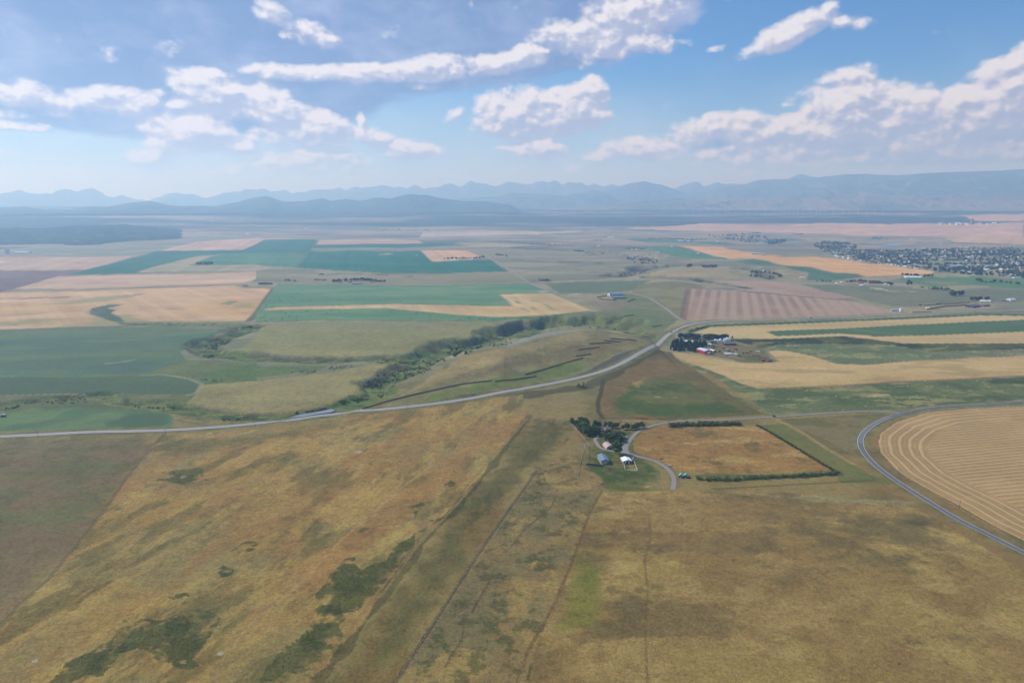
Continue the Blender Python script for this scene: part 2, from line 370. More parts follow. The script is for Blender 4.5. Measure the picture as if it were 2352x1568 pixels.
# bands of cloud shade on the far plain, put into the ground colour
far_shade = sstep(fbm(X, Y * 2.5, 2600, 3, 35), .32, .48) * sstep(RD, 8300, 9300)
col[:] = lerp(col, C3(38, 58, 62), far_shade * .92)

def idx_poly(P, warp=0.0):
    x0, y0 = P[:, :2].min(0) - 3 * warp - 1; x1, y1 = P[:, :2].max(0) + 3 * warp + 1
    k = np.nonzero((X > x0) & (X < x1) & (Y > y0) & (Y < y1))[0]
    px = X[k] + NW[k] * warp * 2; py = Y[k] + NV[k] * warp * 2
    ins = np.zeros(len(k), bool); n = len(P)
    for i in range(n):
        xa, ya = P[i, 0], P[i, 1]; xb, yb = P[(i + 1) % n, 0], P[(i + 1) % n, 1]
        c = (ya > py) != (yb > py)
        ins ^= c & (px < (xb - xa) * (py - ya) / (yb - ya + 1e-12) + xa)
    return k[ins]
def paint(t, pts, c1, c2=None, warp=0.0, mixn=None, lo=.4, hi=.62, op=1.0, gr=None, bu=None, soft=0.0):
    P = G(t, pts); k = idx_poly(P, warp)
    c = np.repeat(c1[None], len(k), 0)
    if c2 is not None: c = lerp(c, c2, sstep((NS if mixn is None else mixn)[k], lo, hi))
    o = np.full(len(k), op)
    if soft:
        d, _, _ = seg_dist(X[k], Y[k], np.vstack([P, P[:1]])); o = op * sstep(d + (N3[k] - .5) * soft * 1.2, 0, soft)
    col[k] = lerp(col[k], c, o)
    if gr == .16 and len(k):                       # drill rows along the longest side and a weedy margin
        e = np.roll(P[:, :2], -1, 0) - P[:, :2]; e = e[np.argmax(np.hypot(*e.T))]; e = e / np.hypot(*e); s = X[k] * e[1] - Y[k] * e[0]
        st = (vnoise(s / 11, s * 0, 5) - .5) * .14 + (vnoise(s / 45, s * 0, 6) - .5) * .20 + (fbm(X[k], Y[k] * 1.6, 150, 4, 7) - .5) * .40
        col[k] *= (1 + st)[:, None]
        d, _, _ = seg_dist(X[k], Y[k], np.vstack([P, P[:1]])); col[k] = lerp(col[k], C3(112, 112, 80), (1 - sstep(d + NW[k] * 10, 2, 12)) * .45)
    if gr is not None: grain[k] = gr
    if bu is not None: bump[k] = bu
    return P, k
def line(t, pts, width, c, op=.85, ragged=0.0):
    P = G(t, pts); m = width * 3 + 40
    k = np.nonzero((X > P[:, 0].min() - m) & (X < P[:, 0].max() + m) & (Y > P[:, 1].min() - m) & (Y < P[:, 1].max() + m))[0]
    if not len(k): return
    d, _, _ = seg_dist(X[k], Y[k], P); st = np.minimum(STEP[k], 14) * .55
    if ragged: d = d + NW[k] * ragged
    w = np.clip(1 - (d - width / 2) / st, 0, 1) * op
    col[k] = lerp(col[k], c, w)
# --- far fields, left
FALLOW, PINK = C3(128, 104, 90), C3(196, 160, 128)
gf = dict(gr=.16, bu=.25)
paint('A0', [(-500, 720), (0, 690), (700, 615), (1900, 560), (2351, 580), (1470, 690), (1250, 740), (-500, 750)], C3(132, 134, 104), C3(150, 142, 116), **gf)
paint('A0', [(-900, 752), (0, 750), (1255, 740), (800, 865), (0, 875), (-900, 880)], C3(190, 160, 128), **gf)
paint('A0', [(-900, 880), (0, 875), (780, 867), (600, 915), (330, 985), (0, 1075), (-600, 1120)], FALLOW, C3(118, 94, 84), **gf)
paint('A0', [(-500, 790), (130, 789), (-500, 850)], C3(215, 190, 165), **gf)
paint('A0', [(600, 915), (830, 860), (1300, 740), (1420, 698), (2230, 688), (2446, 590), (2917, 590), (2836, 710), (2720, 850), (2520, 830), (2351, 828), (1990, 735), (1830, 740), (1260, 890), (1340, 905)], TEAL, C3(60, 108, 84), **gf)
paint('A1', [(-350, 720), (485, 712), (370, 850), (0, 830), (-600, 828), (-440, 745)], C3(84, 126, 92), C3(92, 128, 92), **gf)
paint('A0', [(1470, 693), (1620, 655), (1800, 615), (2351, 576), (2800, 584), (2446, 592), (2235, 685)], PINK, C3(200, 166, 138), **gf)
paint('A0', [(1260, 890), (1830, 742), (1990, 735), (1740, 828), (2351, 822), (2530, 850), (2400, 872), (2200, 880)], C3(176, 158, 120), C3(160, 150, 112), **gf)
paint('A0', [(105, 1048), (330, 985), (520, 932), (1340, 905), (1700, 912), (2351, 885), (2675, 881), (2615, 945), (2351, 955), (2250, 992), (520, 1050)], C3(206, 172, 134), C3(198, 164, 126), **gf)
P, k = paint('A0', [(-400, 1100), (0, 1080), (700, 1065), (2160, 1005), (2230, 1035), (2511, 1040), (2351, 1270), (2280, 1335), (1750, 1357), (1150, 1342), (1090, 1300), (1015, 1265), (1060, 1235), (970, 1222), (1125, 1190), (1010, 1187), (845, 1225), (820, 1270), (1000, 1330), (1110, 1367), (1115, 1385), (0, 1420), (-400, 1440)], C3(206, 166, 122), C3(200, 160, 108), **gf)
col[k] = lerp(col[k], C3(150, 146, 96), sstep(fbm(X[k], Y[k] * 1.5, 190, 4, 41), .60, .74) * .75)
paint('A0', [(970, 1222), (1125, 1190), (1010, 1187), (845, 1225), (820, 1270), (1000, 1330), (1110, 1367), (1150, 1342), (1090, 1300), (1015, 1265), (1060, 1235)], C3(100, 108, 78), C3(86, 96, 66), mixn=N2)
for pts in ([(0, 1372), (150, 1362), (230, 1385), (190, 1392)], [(1980, 1185), (2120, 1150), (2200, 1160), (2150, 1180), (2200, 1225), (2280, 1235), (2190, 1232), (2140, 1195)], [(1060, 1105), (1250, 1090), (1400, 1075), (1240, 1110)]):
    paint('A0', pts, C3(104, 122, 82), warp=6, op=.7, soft=8)
line('A0', [(115, 1134), (400, 1126), (610, 1120)], 16, C3(92, 82, 68)); line('A0', [(100, 1050), (390, 1046), (520, 1052), (1300, 1030), (2250, 998)], 16, C3(112, 106, 78))
line('A0', [(0, 1290), (420, 1265), (830, 1248)], 7, C3(140, 140, 92), .7)
line('A1', [(160, 1040), (0, 1275), (-70, 1338)], 12, C3(96, 96, 66)); line('A0', [(0, 1422), (1115, 1388), (1500, 1378)], 7, C3(86, 90, 60))
# --- far fields, centre
paint('A1', [(485, 712), (500, 672), (900, 664), (1180, 700), (1505, 690), (1620, 795), (1750, 790), (2150, 777), (2320, 885), (1700, 902), (1150, 897), (370, 850)], C3(44, 104, 76), C3(54, 110, 84), **gf)
paint('A1', [(495, 690), (520, 668), (930, 664), (1380, 668), (1700, 655), (1850, 650), (1500, 690), (1180, 703), (900, 690), (600, 705)], C3(150, 142, 112), C3(128, 132, 104), **gf)
paint('A1', [(545, 642), (1540, 630), (1800, 620), (1850, 645), (1600, 656), (1300, 668), (900, 664), (500, 670)], TEAL, **gf)
paint('A1', [(580, 597), (1180, 588), (1500, 600), (1540, 626), (550, 639)], PINK, **gf)
paint('A1', [(1503, 690), (1930, 690), (2090, 760), (1740, 790), (1620, 794)], C3(208, 164, 122), **gf)
paint('A1', [(1060, 735), (1200, 718), (1310, 720), (1200, 735)], C3(170, 160, 112), op=.9); paint('A1', [(1440, 733), (1515, 729), (1480, 738)], C3(160, 160, 112), op=.8)
paint('A1', [(1530, 520), (2351, 513), (3000, 505), (2900, 530), (2351, 547), (1500, 570)], C3(190, 168, 138), C3(176, 158, 128), **gf)
paint('A1', [(1840, 617), (2100, 615), (2600, 640), (2300, 662), (1950, 655)], C3(178, 160, 124), C3(160, 148, 112), **gf)
paint('A1', [(0, 880), (330, 882), (260, 945), (380, 955), (1220, 930), (2330, 890), (2480, 985), (1200, 1005), (200, 992), (0, 950)], C3(134, 128, 94), C3(148, 136, 100))
for pts in ([(900, 900), (970, 898), (1000, 912)], [(1080, 910), (1210, 908), (1225, 922), (1120, 920)], [(1310, 935), (1470, 925), (1420, 940)]):
    paint('A1', pts, C3(82, 80, 66), warp=5, op=.8, soft=6)
P, k = paint('A1', [(195, 1000), (1200, 1014), (2521, 993), (2750, 1085), (3050, 1230), (3000, 1272), (2600, 1312), (2120, 1340), (700, 1327), (0, 1348), (0, 1275), (165, 1040)], MEAD, C3(104, 134, 92), gr=.2, bu=.3)
col[k] = lerp(col[k], C3(84, 128, 92), sstep(fbm(X[k], Y[k] * 3, 240, 3, 43), .52, .68) * .7)
paint('A1', [(75, 1227), (200, 1210), (800, 1195), (1300, 1182), (2000, 1196), (2340, 1201), (2310, 1160), (2230, 1092), (2720, 1085), (3090, 1238), (3000, 1257), (2600, 1300), (2200, 1304), (1800, 1280), (1500, 1250), (1200, 1222), (600, 1230), (80, 1241)], C3(206, 174, 128), C3(198, 166, 118), **gf)
for i in range(26):
    x0 = 2360 + 26 * i + random.uniform(-12, 12); y0 = random.uniform(1105, 1240)
    if y0 > 1100 + .42 * (x0 - 2351) - 40: line('A1', [(x0, y0), (x0 + random.uniform(20, 60), y0 + random.uniform(10, 28))], 5, C3(140, 140, 88), .75)
paint('A1', [(1830, 1028), (1960, 1022), (2030, 1035), (1960, 1040)], C3(150, 138, 104), op=.75)
line('A1', [(0, 1350), (700, 1328), (1150, 1333), (2120, 1340)], 5, C3(92, 96, 66)); line('A1', [(2120, 1340), (2600, 1315), (3050, 1255)], 10, C3(78, 112, 66))
line('A1', [(0, 972), (150, 968), (370, 980)], 12, C3(96, 104, 86))
# --- middle: khaki meadow and the golden bench between the coulees
paint('B1', [(0, 330), (20, 205), (700, 182), (1150, 190), (2120, 192), (2220, 262), (1950, 330), (1720, 350), (1350, 490), (1150, 512), (540, 540), (0, 500), (-250, 500), (-120, 430)], C3(146, 138, 92), C3(160, 146, 98), gr=.46, bu=1.2)
paint('B1', [(0, 260), (20, 205), (700, 182), (2120, 192), (2150, 235), (1500, 270), (700, 255)], C3(138, 134, 100), op=.75, soft=25)
paint('B1', [(-490, 770), (0, 742), (700, 662), (1270, 578), (1430, 592), (1200, 660), (930, 770), (1000, 822), (740, 930), (600, 990), (-150, 1060), (-450, 1000), (-650, 930)], C3(158, 142, 94), C3(142, 130, 84), gr=.5, bu=1.3)
# --- left green crop
paint('B0', [(-500, 676), (700, 688), (1400, 652), (1700, 545), (2351, 565), (2351, 740), (1870, 772), (1750, 722), (1480, 682), (700, 708), (-500, 702)], C3(98, 112, 64), C3(114, 118, 76), mixn=N2, gr=.45)
paint('B0', [(-500, 878), (1300, 860), (1800, 858), (1700, 960), (1500, 1020), (1000, 1000), (650, 975), (300, 1000), (0, 1035), (-500, 1080)], C3(104, 108, 66), C3(122, 118, 80), mixn=N2, gr=.45)
P, k = paint('B0', [(-500, 290), (0, 277), (1500, 237), (1700, 262), (2080, 272), (1900, 400), (1650, 470), (1700, 545), (1400, 655), (700, 690), (-500, 680)], C3(104, 118, 80), C3(92, 112, 84), gr=.26, bu=.35)
col[k] = lerp(col[k], C3(110, 124, 84), sstep(fbm(X[k], Y[k] * 3.5, 160, 4, 45), .5, .72) * .6); col[k] = lerp(col[k], C3(74, 102, 94), sstep(fbm(X[k], Y[k] * 2, 420, 2, 46), .5, .66) * .6)
paint('B0', [(-500, 700), (700, 708), (1480, 682), (1750, 722), (1860, 762), (1790, 860), (1300, 862), (850, 872), (-500, 880)], C3(94, 108, 74), C3(86, 102, 70), gr=.26, bu=.35)
paint('B0', [(-500, 680), (0, 676), (700, 692), (1400, 660), (1480, 682), (700, 706), (0, 698), (-500, 700)], C3(104, 128, 72), op=.7, soft=6)
P, k = paint('B0', [(-500, 1080), (0, 1035), (300, 1000), (650, 975), (1000, 1000), (1500, 1022), (1600, 1090), (1560, 1165), (0, 1203), (-500, 1215)], C3(94, 116, 78), C3(110, 130, 84), mixn=N2, gr=.22, bu=.4)
paint('B0', [(950, 1110), (1180, 1035), (1500, 1028), (1605, 1090), (1560, 1165), (900, 1185)], C3(80, 100, 70), op=.8, soft=14)
line('B0', [(980, 580), (1090, 570), (1220, 545)], 6, C3(150, 142, 108), .8)
line('B0', [(1300, 690), (1500, 680), (1740, 722), (1850, 765), (1800, 850), (1720, 868)], 3.5, C3(160, 154, 112), .75)
for t, pts, c in (('B0', [(1590, 1030), (1660, 1075), (2030, 1130), (2000, 1145), (1640, 1100)], C3(176, 160, 84)), ('B0', [(1650, 1000), (1780, 985), (2020, 1060), (2010, 1110), (1800, 1090)], C3(112, 124, 48)), ('B0', [(1450, 965), (1500, 940), (1560, 960), (1520, 985)], C3(120, 128, 50)),
                  ('B1', [(-700, 1140), (0, 1085), (280, 1075), (150, 1105), (-300, 1130)], C3(150, 142, 70)), ('B1', [(0, 600), (700, 600), (600, 640), (0, 720), (-500, 745), (-450, 640)], C3(98, 116, 58)), ('B0', [(900, 880), (1250, 870), (1200, 940), (950, 950)], C3(100, 112, 60)), ('B0', [(0, 1200), (900, 1185), (1550, 1168), (1500, 1182), (0, 1225)], C3(150, 134, 76))):
    paint(t, pts, c, warp=5, op=.8, soft=9, gr=.5, bu=1.2)
# --- knoll cover
P, k = paint('B1', [(980, 1000), (1250, 900), (1500, 750), (1800, 560), (2000, 470), (2347, 430), (2600, 330), (2990, 275), (3300, 305), (3640, 380), (3500, 470), (3200, 560), (2750, 720), (2347, 820), (1700, 950), (1200, 985)], C3(148, 132, 88), C3(130, 118, 78), mixn=N2, gr=.5, bu=1.1)
paint('B1', [(1500, 750), (1650, 650), (1800, 560), (2000, 470), (2347, 430), (2500, 400), (2700, 420), (2400, 520), (2100, 620), (1800, 720), (1500, 830), (1250, 920), (1200, 930)], C3(176, 150, 106), C3(160, 136, 92), mixn=N2, warp=8, op=.85, soft=14)
paint('B2', [(100, 420), (300, 340), (500, 300), (700, 285), (900, 300), (1080, 345), (1000, 360), (700, 370), (400, 400), (200, 460)], C3(162, 142, 102), C3(140, 124, 88), mixn=N2, warp=8, op=.8, soft=14)
paint('B2', [(-700, 760), (-300, 640), (100, 500), (500, 400), (800, 380), (1150, 385), (1150, 420), (850, 500), (550, 540), (250, 600), (0, 650), (-400, 760)], C3(122, 104, 74), C3(136, 116, 80), mixn=N2, warp=12, op=.8, soft=25)
paint('B2', [(-800, 870), (-400, 770), (0, 670), (350, 590), (600, 550), (760, 540), (700, 620), (560, 690), (300, 750), (0, 810), (-400, 880), (-900, 960)], C3(104, 118, 56), C3(122, 122, 68), mixn=N2, warp=10, op=.85, soft=14)
P, k = paint('B2', [(-60, 430), (150, 340), (420, 285), (640, 272), (560, 300), (250, 350), (0, 440)], C3(150, 146, 140), op=.75, warp=6, soft=5)       # rocky brow
paint('B2', [(750, 610), (900, 540), (960, 480), (1130, 450), (1080, 490), (900, 590), (800, 640)], C3(140, 134, 132), op=.8, warp=6, soft=5)      # road cut
paint('B2', [(560, 690), (700, 640), (760, 600), (950, 500), (1150, 440), (1250, 395), (1290, 400), (1000, 560), (800, 650), (600, 715)], C3(78, 72, 60), op=.75, warp=5, soft=4)
paint('B1', [(1230, 985), (1500, 945), (1900, 865), (2340, 815), (2340, 830), (1600, 960)], C3(94, 74, 60), op=.9, warp=3, soft=2)
# --- land behind the coulee
paint('A2', [(-240, 1345), (300, 1310), (800, 1250), (1000, 1080), (1500, 1080), (1520, 1330), (1290, 1500), (1150, 1420), (900, 1340), (400, 1320)], C3(114, 120, 80), C3(128, 126, 92), mixn=N2)
paint('A2', [(580, 1160), (1000, 1140), (1100, 1180), (1050, 1270), (800, 1260)], C3(138, 124, 100), op=.8, soft=40)
paint('A2', [(280, 990), (700, 975), (1290, 962), (1120, 1060), (780, 1082), (440, 1085)], C3(96, 112, 80), op=.9, soft=8); line('A2', [(555, 1020), (880, 1008)], 12, C3(128, 108, 84), .8)
paint('A2', [(470, 1092), (660, 1090), (560, 1103)], C3(190, 172, 140), op=.8); paint('A2', [(230, 1062), (300, 1058), (340, 1070), (280, 1080)], C3(176, 166, 140))
paint('A2', [(1090, 1080), (1150, 1010), (1480, 970), (1800, 1030), (1620, 1045), (1570, 1320), (1480, 1240), (1300, 1120)], C3(140, 132, 92), C3(126, 118, 82), mixn=N2)
paint('A2', [(1050, 940), (1300, 890), (1620, 853), (1850, 870), (2200, 960), (1500, 940)], C3(168, 150, 110), C3(156, 140, 102), gr=.3)
paint('A2', [(230, 975), (700, 962), (1090, 940), (1500, 940), (700, 975), (300, 992)], C3(172, 152, 114), op=.8)
for w, pts in ((26, [(0, 772), (300, 795), (800, 802)]), (30, [(0, 665), (480, 690)]), (24, [(200, 972), (340, 970)])): line('A2', pts, w, C3(72, 76, 62), .75, 20)
# --- right side fields
paint('A2', [(960, 580), (1300, 588), (2060, 625), (1900, 640), (1200, 612)], C3(80, 118, 86), **gf)
paint('A2', [(1000, 490), (1500, 470), (1720, 445), (2351, 445), (4702, 435), (4702, 570), (3950, 565), (2950, 540), (2351, 530), (2000, 520), (1500, 508)], C3(206, 166, 134), C3(190, 154, 124), **gf)
paint('A2', [(1500, 455), (1900, 440), (2351, 440), (2800, 450), (2351, 465)], C3(120, 106, 96), op=.6, soft=60)
paint('A3', [(1780, 372), (2600, 335), (2600, 425), (1900, 420)], C3(196, 158, 130), **gf); paint('A3', [(1600, 575), (2600, 566), (2600, 640), (1700, 615)], C3(196, 162, 124), **gf)
paint('A3', [(230, 570), (700, 575), (760, 605), (350, 600)], C3(160, 146, 112), **gf)
paint('A2', [(1235, 660), (1480, 650), (1700, 700), (1995, 772), (1700, 772), (1400, 722)], C3(86, 122, 82), **gf)
paint('A3', [(-870, 648), (-490, 655), (-250, 700), (0, 738), (470, 755), (800, 785), (1150, 830), (1540, 885), (1490, 905), (1080, 920), (900, 930), (820, 905), (620, 895), (400, 845), (0, 787), (-150, 765), (-360, 770), (-600, 710)], C3(216, 166, 104), C3(210, 160, 98), **gf)
paint('A3', [(0, 790), (400, 850), (620, 900), (820, 908), (900, 934), (520, 972), (350, 962), (380, 900), (200, 860), (0, 835), (-300, 790), (-150, 768)], C3(84, 112, 78), **gf)
paint('A3', [(100, 880), (230, 850), (370, 890), (300, 930), (130, 940)], C3(156, 138, 100), op=.8, soft=50)
BR1, BR2 = C3(178, 150, 126), C3(156, 124, 106)
for pts, a, b, sp in (([(-731, 1045), (-270, 1060), (0, 1090), (650, 1140), (900, 1190), (1180, 1250), (1200, 1268), (0, 1320), (-780, 1332), (-770, 1250)], (200, 1100), (330, 1300), 34), ([(-480, 975), (0, 965), (200, 1000), (800, 1120), (640, 1138), (0, 1080), (-260, 1055), (-400, 1010)], (0, 985), (700, 1115), 26)):
    P, k = paint('A3', pts, BR1, **gf)
    q = G('A3', [a, b]); d = q[1, :2] - q[0, :2]; d /= np.hypot(*d)
    s = (X[k] - q[0, 0]) * d[1] - (Y[k] - q[0, 1]) * d[0]
    st = .5 + .5 * np.sin(s / sp * 2 * math.pi + 3 * fbm(s, s * 0, 200, 2, 3)); st = .45 * st + .3 * vnoise(s / 60, s * 0, 12) + .35 * vnoise(s / 9, s * 0, 13) - .05
    col[k] = lerp(np.repeat(BR1[None], len(k), 0), BR2, sstep(st, .35, .8) * (.4 + .6 * sstep(N1[k], .35, .6)))
line('A3', [(-260, 1060), (0, 1086), (640, 1142), (850, 1150)], 10, C3(96, 96, 68)); line('A2', [(1620, 1045), (1565, 1325)], 14, C3(120, 92, 78), .7)
P, k = paint('A3', [(300, 1000), (900, 1005), (1700, 1060), (2500, 1060), (2500, 1150), (1900, 1170), (1300, 1210), (1000, 1190), (800, 1120)], C3(112, 116, 86), C3(126, 122, 92), mixn=N1)
paint('A3', [(890, 1025), (1050, 1040), (1100, 1055), (1000, 1050)], C3(178, 160, 118)); line('A3', [(1100, 1064), (1340, 1070)], 10, C3(182, 164, 120), .9)
paint('A3', [(1150, 950), (1700, 930), (2500, 950), (2500, 1060), (1900, 1010), (1500, 1030)], C3(92, 124, 78), C3(120, 124, 90), mixn=N1)
paint('A3', [(1350, 960), (1700, 975), (1880, 1000), (1650, 1015)], C3(148, 126, 100), op=.7, soft=20)
paint('A3', [(850, 1150), (1040, 1170), (1000, 1180), (1100, 1190), (1150, 1240), (900, 1190)], C3(156, 142, 104), op=.7)
paint('A3', [(1480, 795), (1830, 790), (1840, 815), (1520, 818)], C3(122, 136, 92))
TL = [(-680, 295), (-520, 245), (0, 225), (1250, 175), (1950, 138), (2347, 145), (2500, 150), (2500, 395), (1250, 395), (900, 350), (680, 328), (300, 345), (0, 355), (-350, 345)]
paint('B3', [(-760, 300), (-560, 225), (0, 205), (1250, 155), (1950, 118), (2500, 128), (2500, 150), (1950, 138), (0, 228), (-520, 248), (-700, 300)], C3(84, 106, 70), C3(72, 92, 60), mixn=N2)
paint('B3', TL, C3(204, 174, 124), C3(190, 160, 112), gr=.22, bu=.3)
paint('B3', [(-20, 287), (700, 257), (1550, 214), (2500, 172), (2500, 280), (1560, 320), (1000, 333), (650, 305), (300, 322), (75, 328)], C3(78, 106, 66), C3(90, 110, 72), mixn=N1, gr=.28, bu=.4)
line('B3', [(700, 260), (1000, 292), (1300, 318)], 5, C3(130, 134, 100), .7)
P, k = paint('B3', [(-420, 360), (0, 356), (300, 346), (680, 330), (900, 352), (1250, 397), (2500, 397), (2500, 445), (1500, 472), (1150, 412), (600, 397), (100, 405), (-50, 440), (-300, 430)], C3(94, 94, 54), C3(64, 68, 42), mixn=N2, lo=.42, hi=.6, gr=.5, bu=1.2)
for pts in ([(40, 395), (300, 380), (230, 398)], [(470, 378), (600, 368), (560, 385)], [(1380, 440), (1700, 425), (1600, 455), (1450, 466)], [(1700, 420), (2000, 410), (1950, 430)]): paint('B3', pts, C3(150, 140, 76), warp=8, op=.8, soft=6)
P, k = paint('B3', [(0, 462), (100, 405), (600, 397), (1150, 412), (1500, 472), (2500, 440), (2500, 500), (1300, 555), (900, 590), (650, 585), (420, 512), (150, 462)], C3(120, 124, 86), C3(106, 114, 78), mixn=N2, gr=.34)
col[k] = lerp(col[k], C3(180, 166, 110), sstep(fb(X[k] * .5, Y[k], 26, 3, 51), .54, .68) * .5)
paint('B3', [(1500, 470), (2500, 430), (2500, 500), (1600, 540)], C3(120, 116, 88), op=.7, soft=30)
P, k = paint('B3', [(-887, 475), (-640, 505), (-400, 550), (-200, 577), (-50, 577), (100, 562), (60, 520), (0, 470), (80, 457), (170, 462), (420, 515), (620, 582), (900, 593), (1300, 558), (2500, 500), (2500, 685), (1200, 742), (600, 787), (0, 808), (-100, 806), (-250, 762), (-400, 692), (-550, 632), (-750, 567), (-850, 512)], C3(206, 172, 122), C3(194, 160, 110), gr=.26, bu=.35)
col[k] = lerp(col[k], C3(160, 138, 88), sstep(fbm(X[k] * .35, Y[k], 40, 4, 52), .58, .72) * .6)
P, k = paint('B3', [(-760, 570), (-550, 637), (-400, 697), (-250, 767), (-100, 810), (0, 810), (600, 790), (1200, 745), (2500, 690), (2500, 905), (1250, 990), (0, 1060), (-150, 1040), (-400, 830)], C3(110, 114, 74), C3(92, 102, 64), mixn=N2, gr=.42)
col[k] = lerp(col[k], C3(176, 160, 104), sstep(fb(X[k] * .45, Y[k], 22, 3, 53), .53, .68) * .55)
paint('B3', [(1950, 740), (2100, 705), (2500, 690), (2500, 770), (2050, 770)], C3(62, 78, 50), op=.85, soft=12); paint('B3', [(860, 880), (950, 850), (1120, 855), (1160, 880), (1000, 890)], C3(190, 166, 122), op=.8, warp=8, soft=8)
line('B3', [(0, 806), (600, 788), (1200, 745), (2500, 688)], 7, C3(140, 104, 80), .7)
# --- triangle of pasture below the bend, the fenced fields and lawns
P, k = paint('B2', [(850, 720), (1230, 515), (1330, 450), (1460, 472), (1500, 530), (1700, 650), (2150, 960), (2330, 1050), (1500, 1092), (830, 1082), (790, 1000), (820, 830)], C3(110, 98, 58), C3(128, 104, 64), mixn=N2, gr=.45)
paint('B2', [(1000, 800), (1200, 700), (1450, 680), (1750, 780), (2050, 960), (2200, 1050), (1500, 1080), (900, 1070), (880, 960)], C3(80, 94, 46), C3(108, 106, 58), mixn=N2, lo=.45, hi=.62, op=.9, warp=10, soft=22, gr=.45)
paint('B2', [(1060, 770), (1180, 700), (1280, 690), (1230, 760), (1170, 810)], C3(170, 138, 92), op=.75, warp=10, soft=14); paint('B2', [(1200, 560), (1350, 520), (1500, 560), (1480, 640), (1300, 640)], C3(148, 116, 74), op=.7, warp=10, soft=30)
paint('B2', [(1450, 480), (1620, 560), (1850, 690), (2150, 880), (2347, 1010), (2347, 1050), (2150, 940), (1800, 740)], C3(158, 122, 78), op=.7, warp=5, soft=12)
for pts in ([(1275, 880), (1350, 876), (1410, 895), (1300, 893)], [(1425, 878), (1500, 885), (1460, 888)], [(1280, 822), (1300, 824), (1300, 830)]): paint('B2', pts, C3(190, 190, 176), warp=8, op=.5, soft=4)
line('B2', [(835, 725), (815, 850), (785, 940), (795, 1030), (840, 1085)], 5, C3(80, 68, 44), .9); line('B2', [(0, 888), (700, 790), (1150, 530), (1330, 455)], 30, C3(78, 74, 46), .75, 18); line('B2', [(850, 1080), (1100, 1085), (1500, 1095)], 4, C3(92, 80, 54), .8)
AL = [(1450, 1010), (1480, 987), (1540, 977), (1740, 977), (1800, 1010), (1908, 1078), (1700, 1087), (1565, 1084), (1535, 1068), (1500, 1052), (1466, 1045), (1452, 1030)]
P, k = paint('D', AL, C3(160, 120, 70), C3(140, 108, 62), mixn=N1, gr=.5, bu=1.1)
col[k] = lerp(col[k], C3(182, 148, 90), sstep(fb(X[k] * .5, Y[k], 24, 4, 54), .54, .68) * .8); col[k] = lerp(col[k], C3(104, 92, 56), sstep(fb(X[k], Y[k], 30, 4, 55), .58, .7) * .7)
paint('D', [(1740, 977), (1805, 972), (1860, 1005), (1990, 1085), (2060, 1110), (1930, 1108), (1912, 1075)], C3(108, 112, 62), C3(120, 114, 64), mixn=N2)
paint('D', [(1790, 962), (2040, 948), (2010, 965), (1985, 985), (1975, 1010), (1985, 1045), (2010, 1075), (1900, 1010)], C3(116, 108, 66), C3(134, 116, 80), mixn=N2); line('D', [(1787, 965), (1830, 985), (1900, 1030), (1960, 1065)], 5, C3(164, 138, 96), .8)
paint('D', [(1590, 1090), (1930, 1088), (1920, 1092), (1600, 1095)], C3(92, 104, 54))
P, k = paint('D', [(1330, 985), (1352, 1000), (1372, 985), (1440, 985), (1475, 985), (1448, 1010), (1446, 1036), (1500, 1060), (1530, 1085), (1525, 1110), (1480, 1120), (1440, 1135), (1395, 1128), (1372, 1105), (1340, 1085), (1338, 1040), (1345, 1020), (1325, 1000)], C3(80, 92, 46), C3(116, 110, 62), mixn=fb(X, Y, 22, 3, 93), lo=.44, hi=.62, warp=9, soft=14)
paint('D', [(1380, 1068), (1480, 1070), (1528, 1095), (1500, 1108), (1420, 1108), (1385, 1090)], C3(58, 76, 38), op=.7, warp=8, soft=22)
paint('D', [(1440, 1032), (1448, 1008), (1466, 985), (1476, 985), (1455, 1012), (1456, 1036), (1480, 1050), (1476, 1052)], C3(78, 98, 44), op=.9)
paint('D', [(1500, 1050), (1540, 1080), (1530, 1092), (1510, 1080), (1480, 1058)], C3(150, 124, 72), op=.8, soft=5); paint('D', [(1443, 1064), (1460, 1064), (1464, 1082), (1446, 1080)], C3(140, 124, 70)); paint('D', [(1393, 1072), (1412, 1072), (1412, 1084), (1385, 1083)], C3(92, 74, 62), soft=4)
paint('D', [(1330, 1090), (1420, 1110), (1480, 1118), (1560, 1118), (1540, 1128), (1400, 1130)], C3(104, 98, 52), op=.7, warp=5, soft=10)
for q in ((420, 1350), (2100, 0)): pass
# farmyard with machinery, gravel and worn soil
paint('G', [(880, 310), (1200, 260), (1400, 300), (1650, 370), (1800, 430), (1820, 480), (1900, 560), (2040, 605), (1700, 635), (1450, 625), (1250, 570), (1000, 530), (850, 500), (950, 400)], C3(128, 112, 78), C3(104, 100, 62), mixn=N2, lo=.42, hi=.6, warp=4)
paint('G', [(1100, 530), (1400, 500), (1560, 575), (1450, 590)], C3(150, 132, 112), op=.6, warp=5, soft=8); paint('G', [(1790, 545), (1880, 580), (1850, 610), (1780, 590)], C3(140, 98, 84), op=.8, soft=4); paint('G', [(1560, 300), (1900, 290), (2050, 310), (1600, 370)], C3(150, 134, 80), op=.7, warp=8, soft=10)
line('G', [(1270, 290), (1400, 320), (1500, 350), (1640, 365)], 5, C3(158, 138, 108), .8)
_q = G('D', [(1117, 1082), (874, 1368)]); _d = _q[1, :2] - _q[0, :2]; _d /= np.hypot(*_d)
US = (X * _d[0] + Y * _d[1]) / 3.2; VS = -X * _d[1] + Y * _d[0]      # along and across the drainage lines
def speckle(P, k, s=16, core=26, seed=91):
    d, _, _ = seg_dist(X[k], Y[k], np.vstack([P, P[:1]])); return sstep(fb(X[k] * .8, Y[k], s, 4, seed) + .28 * sstep(d, 0, core), .39, .55)
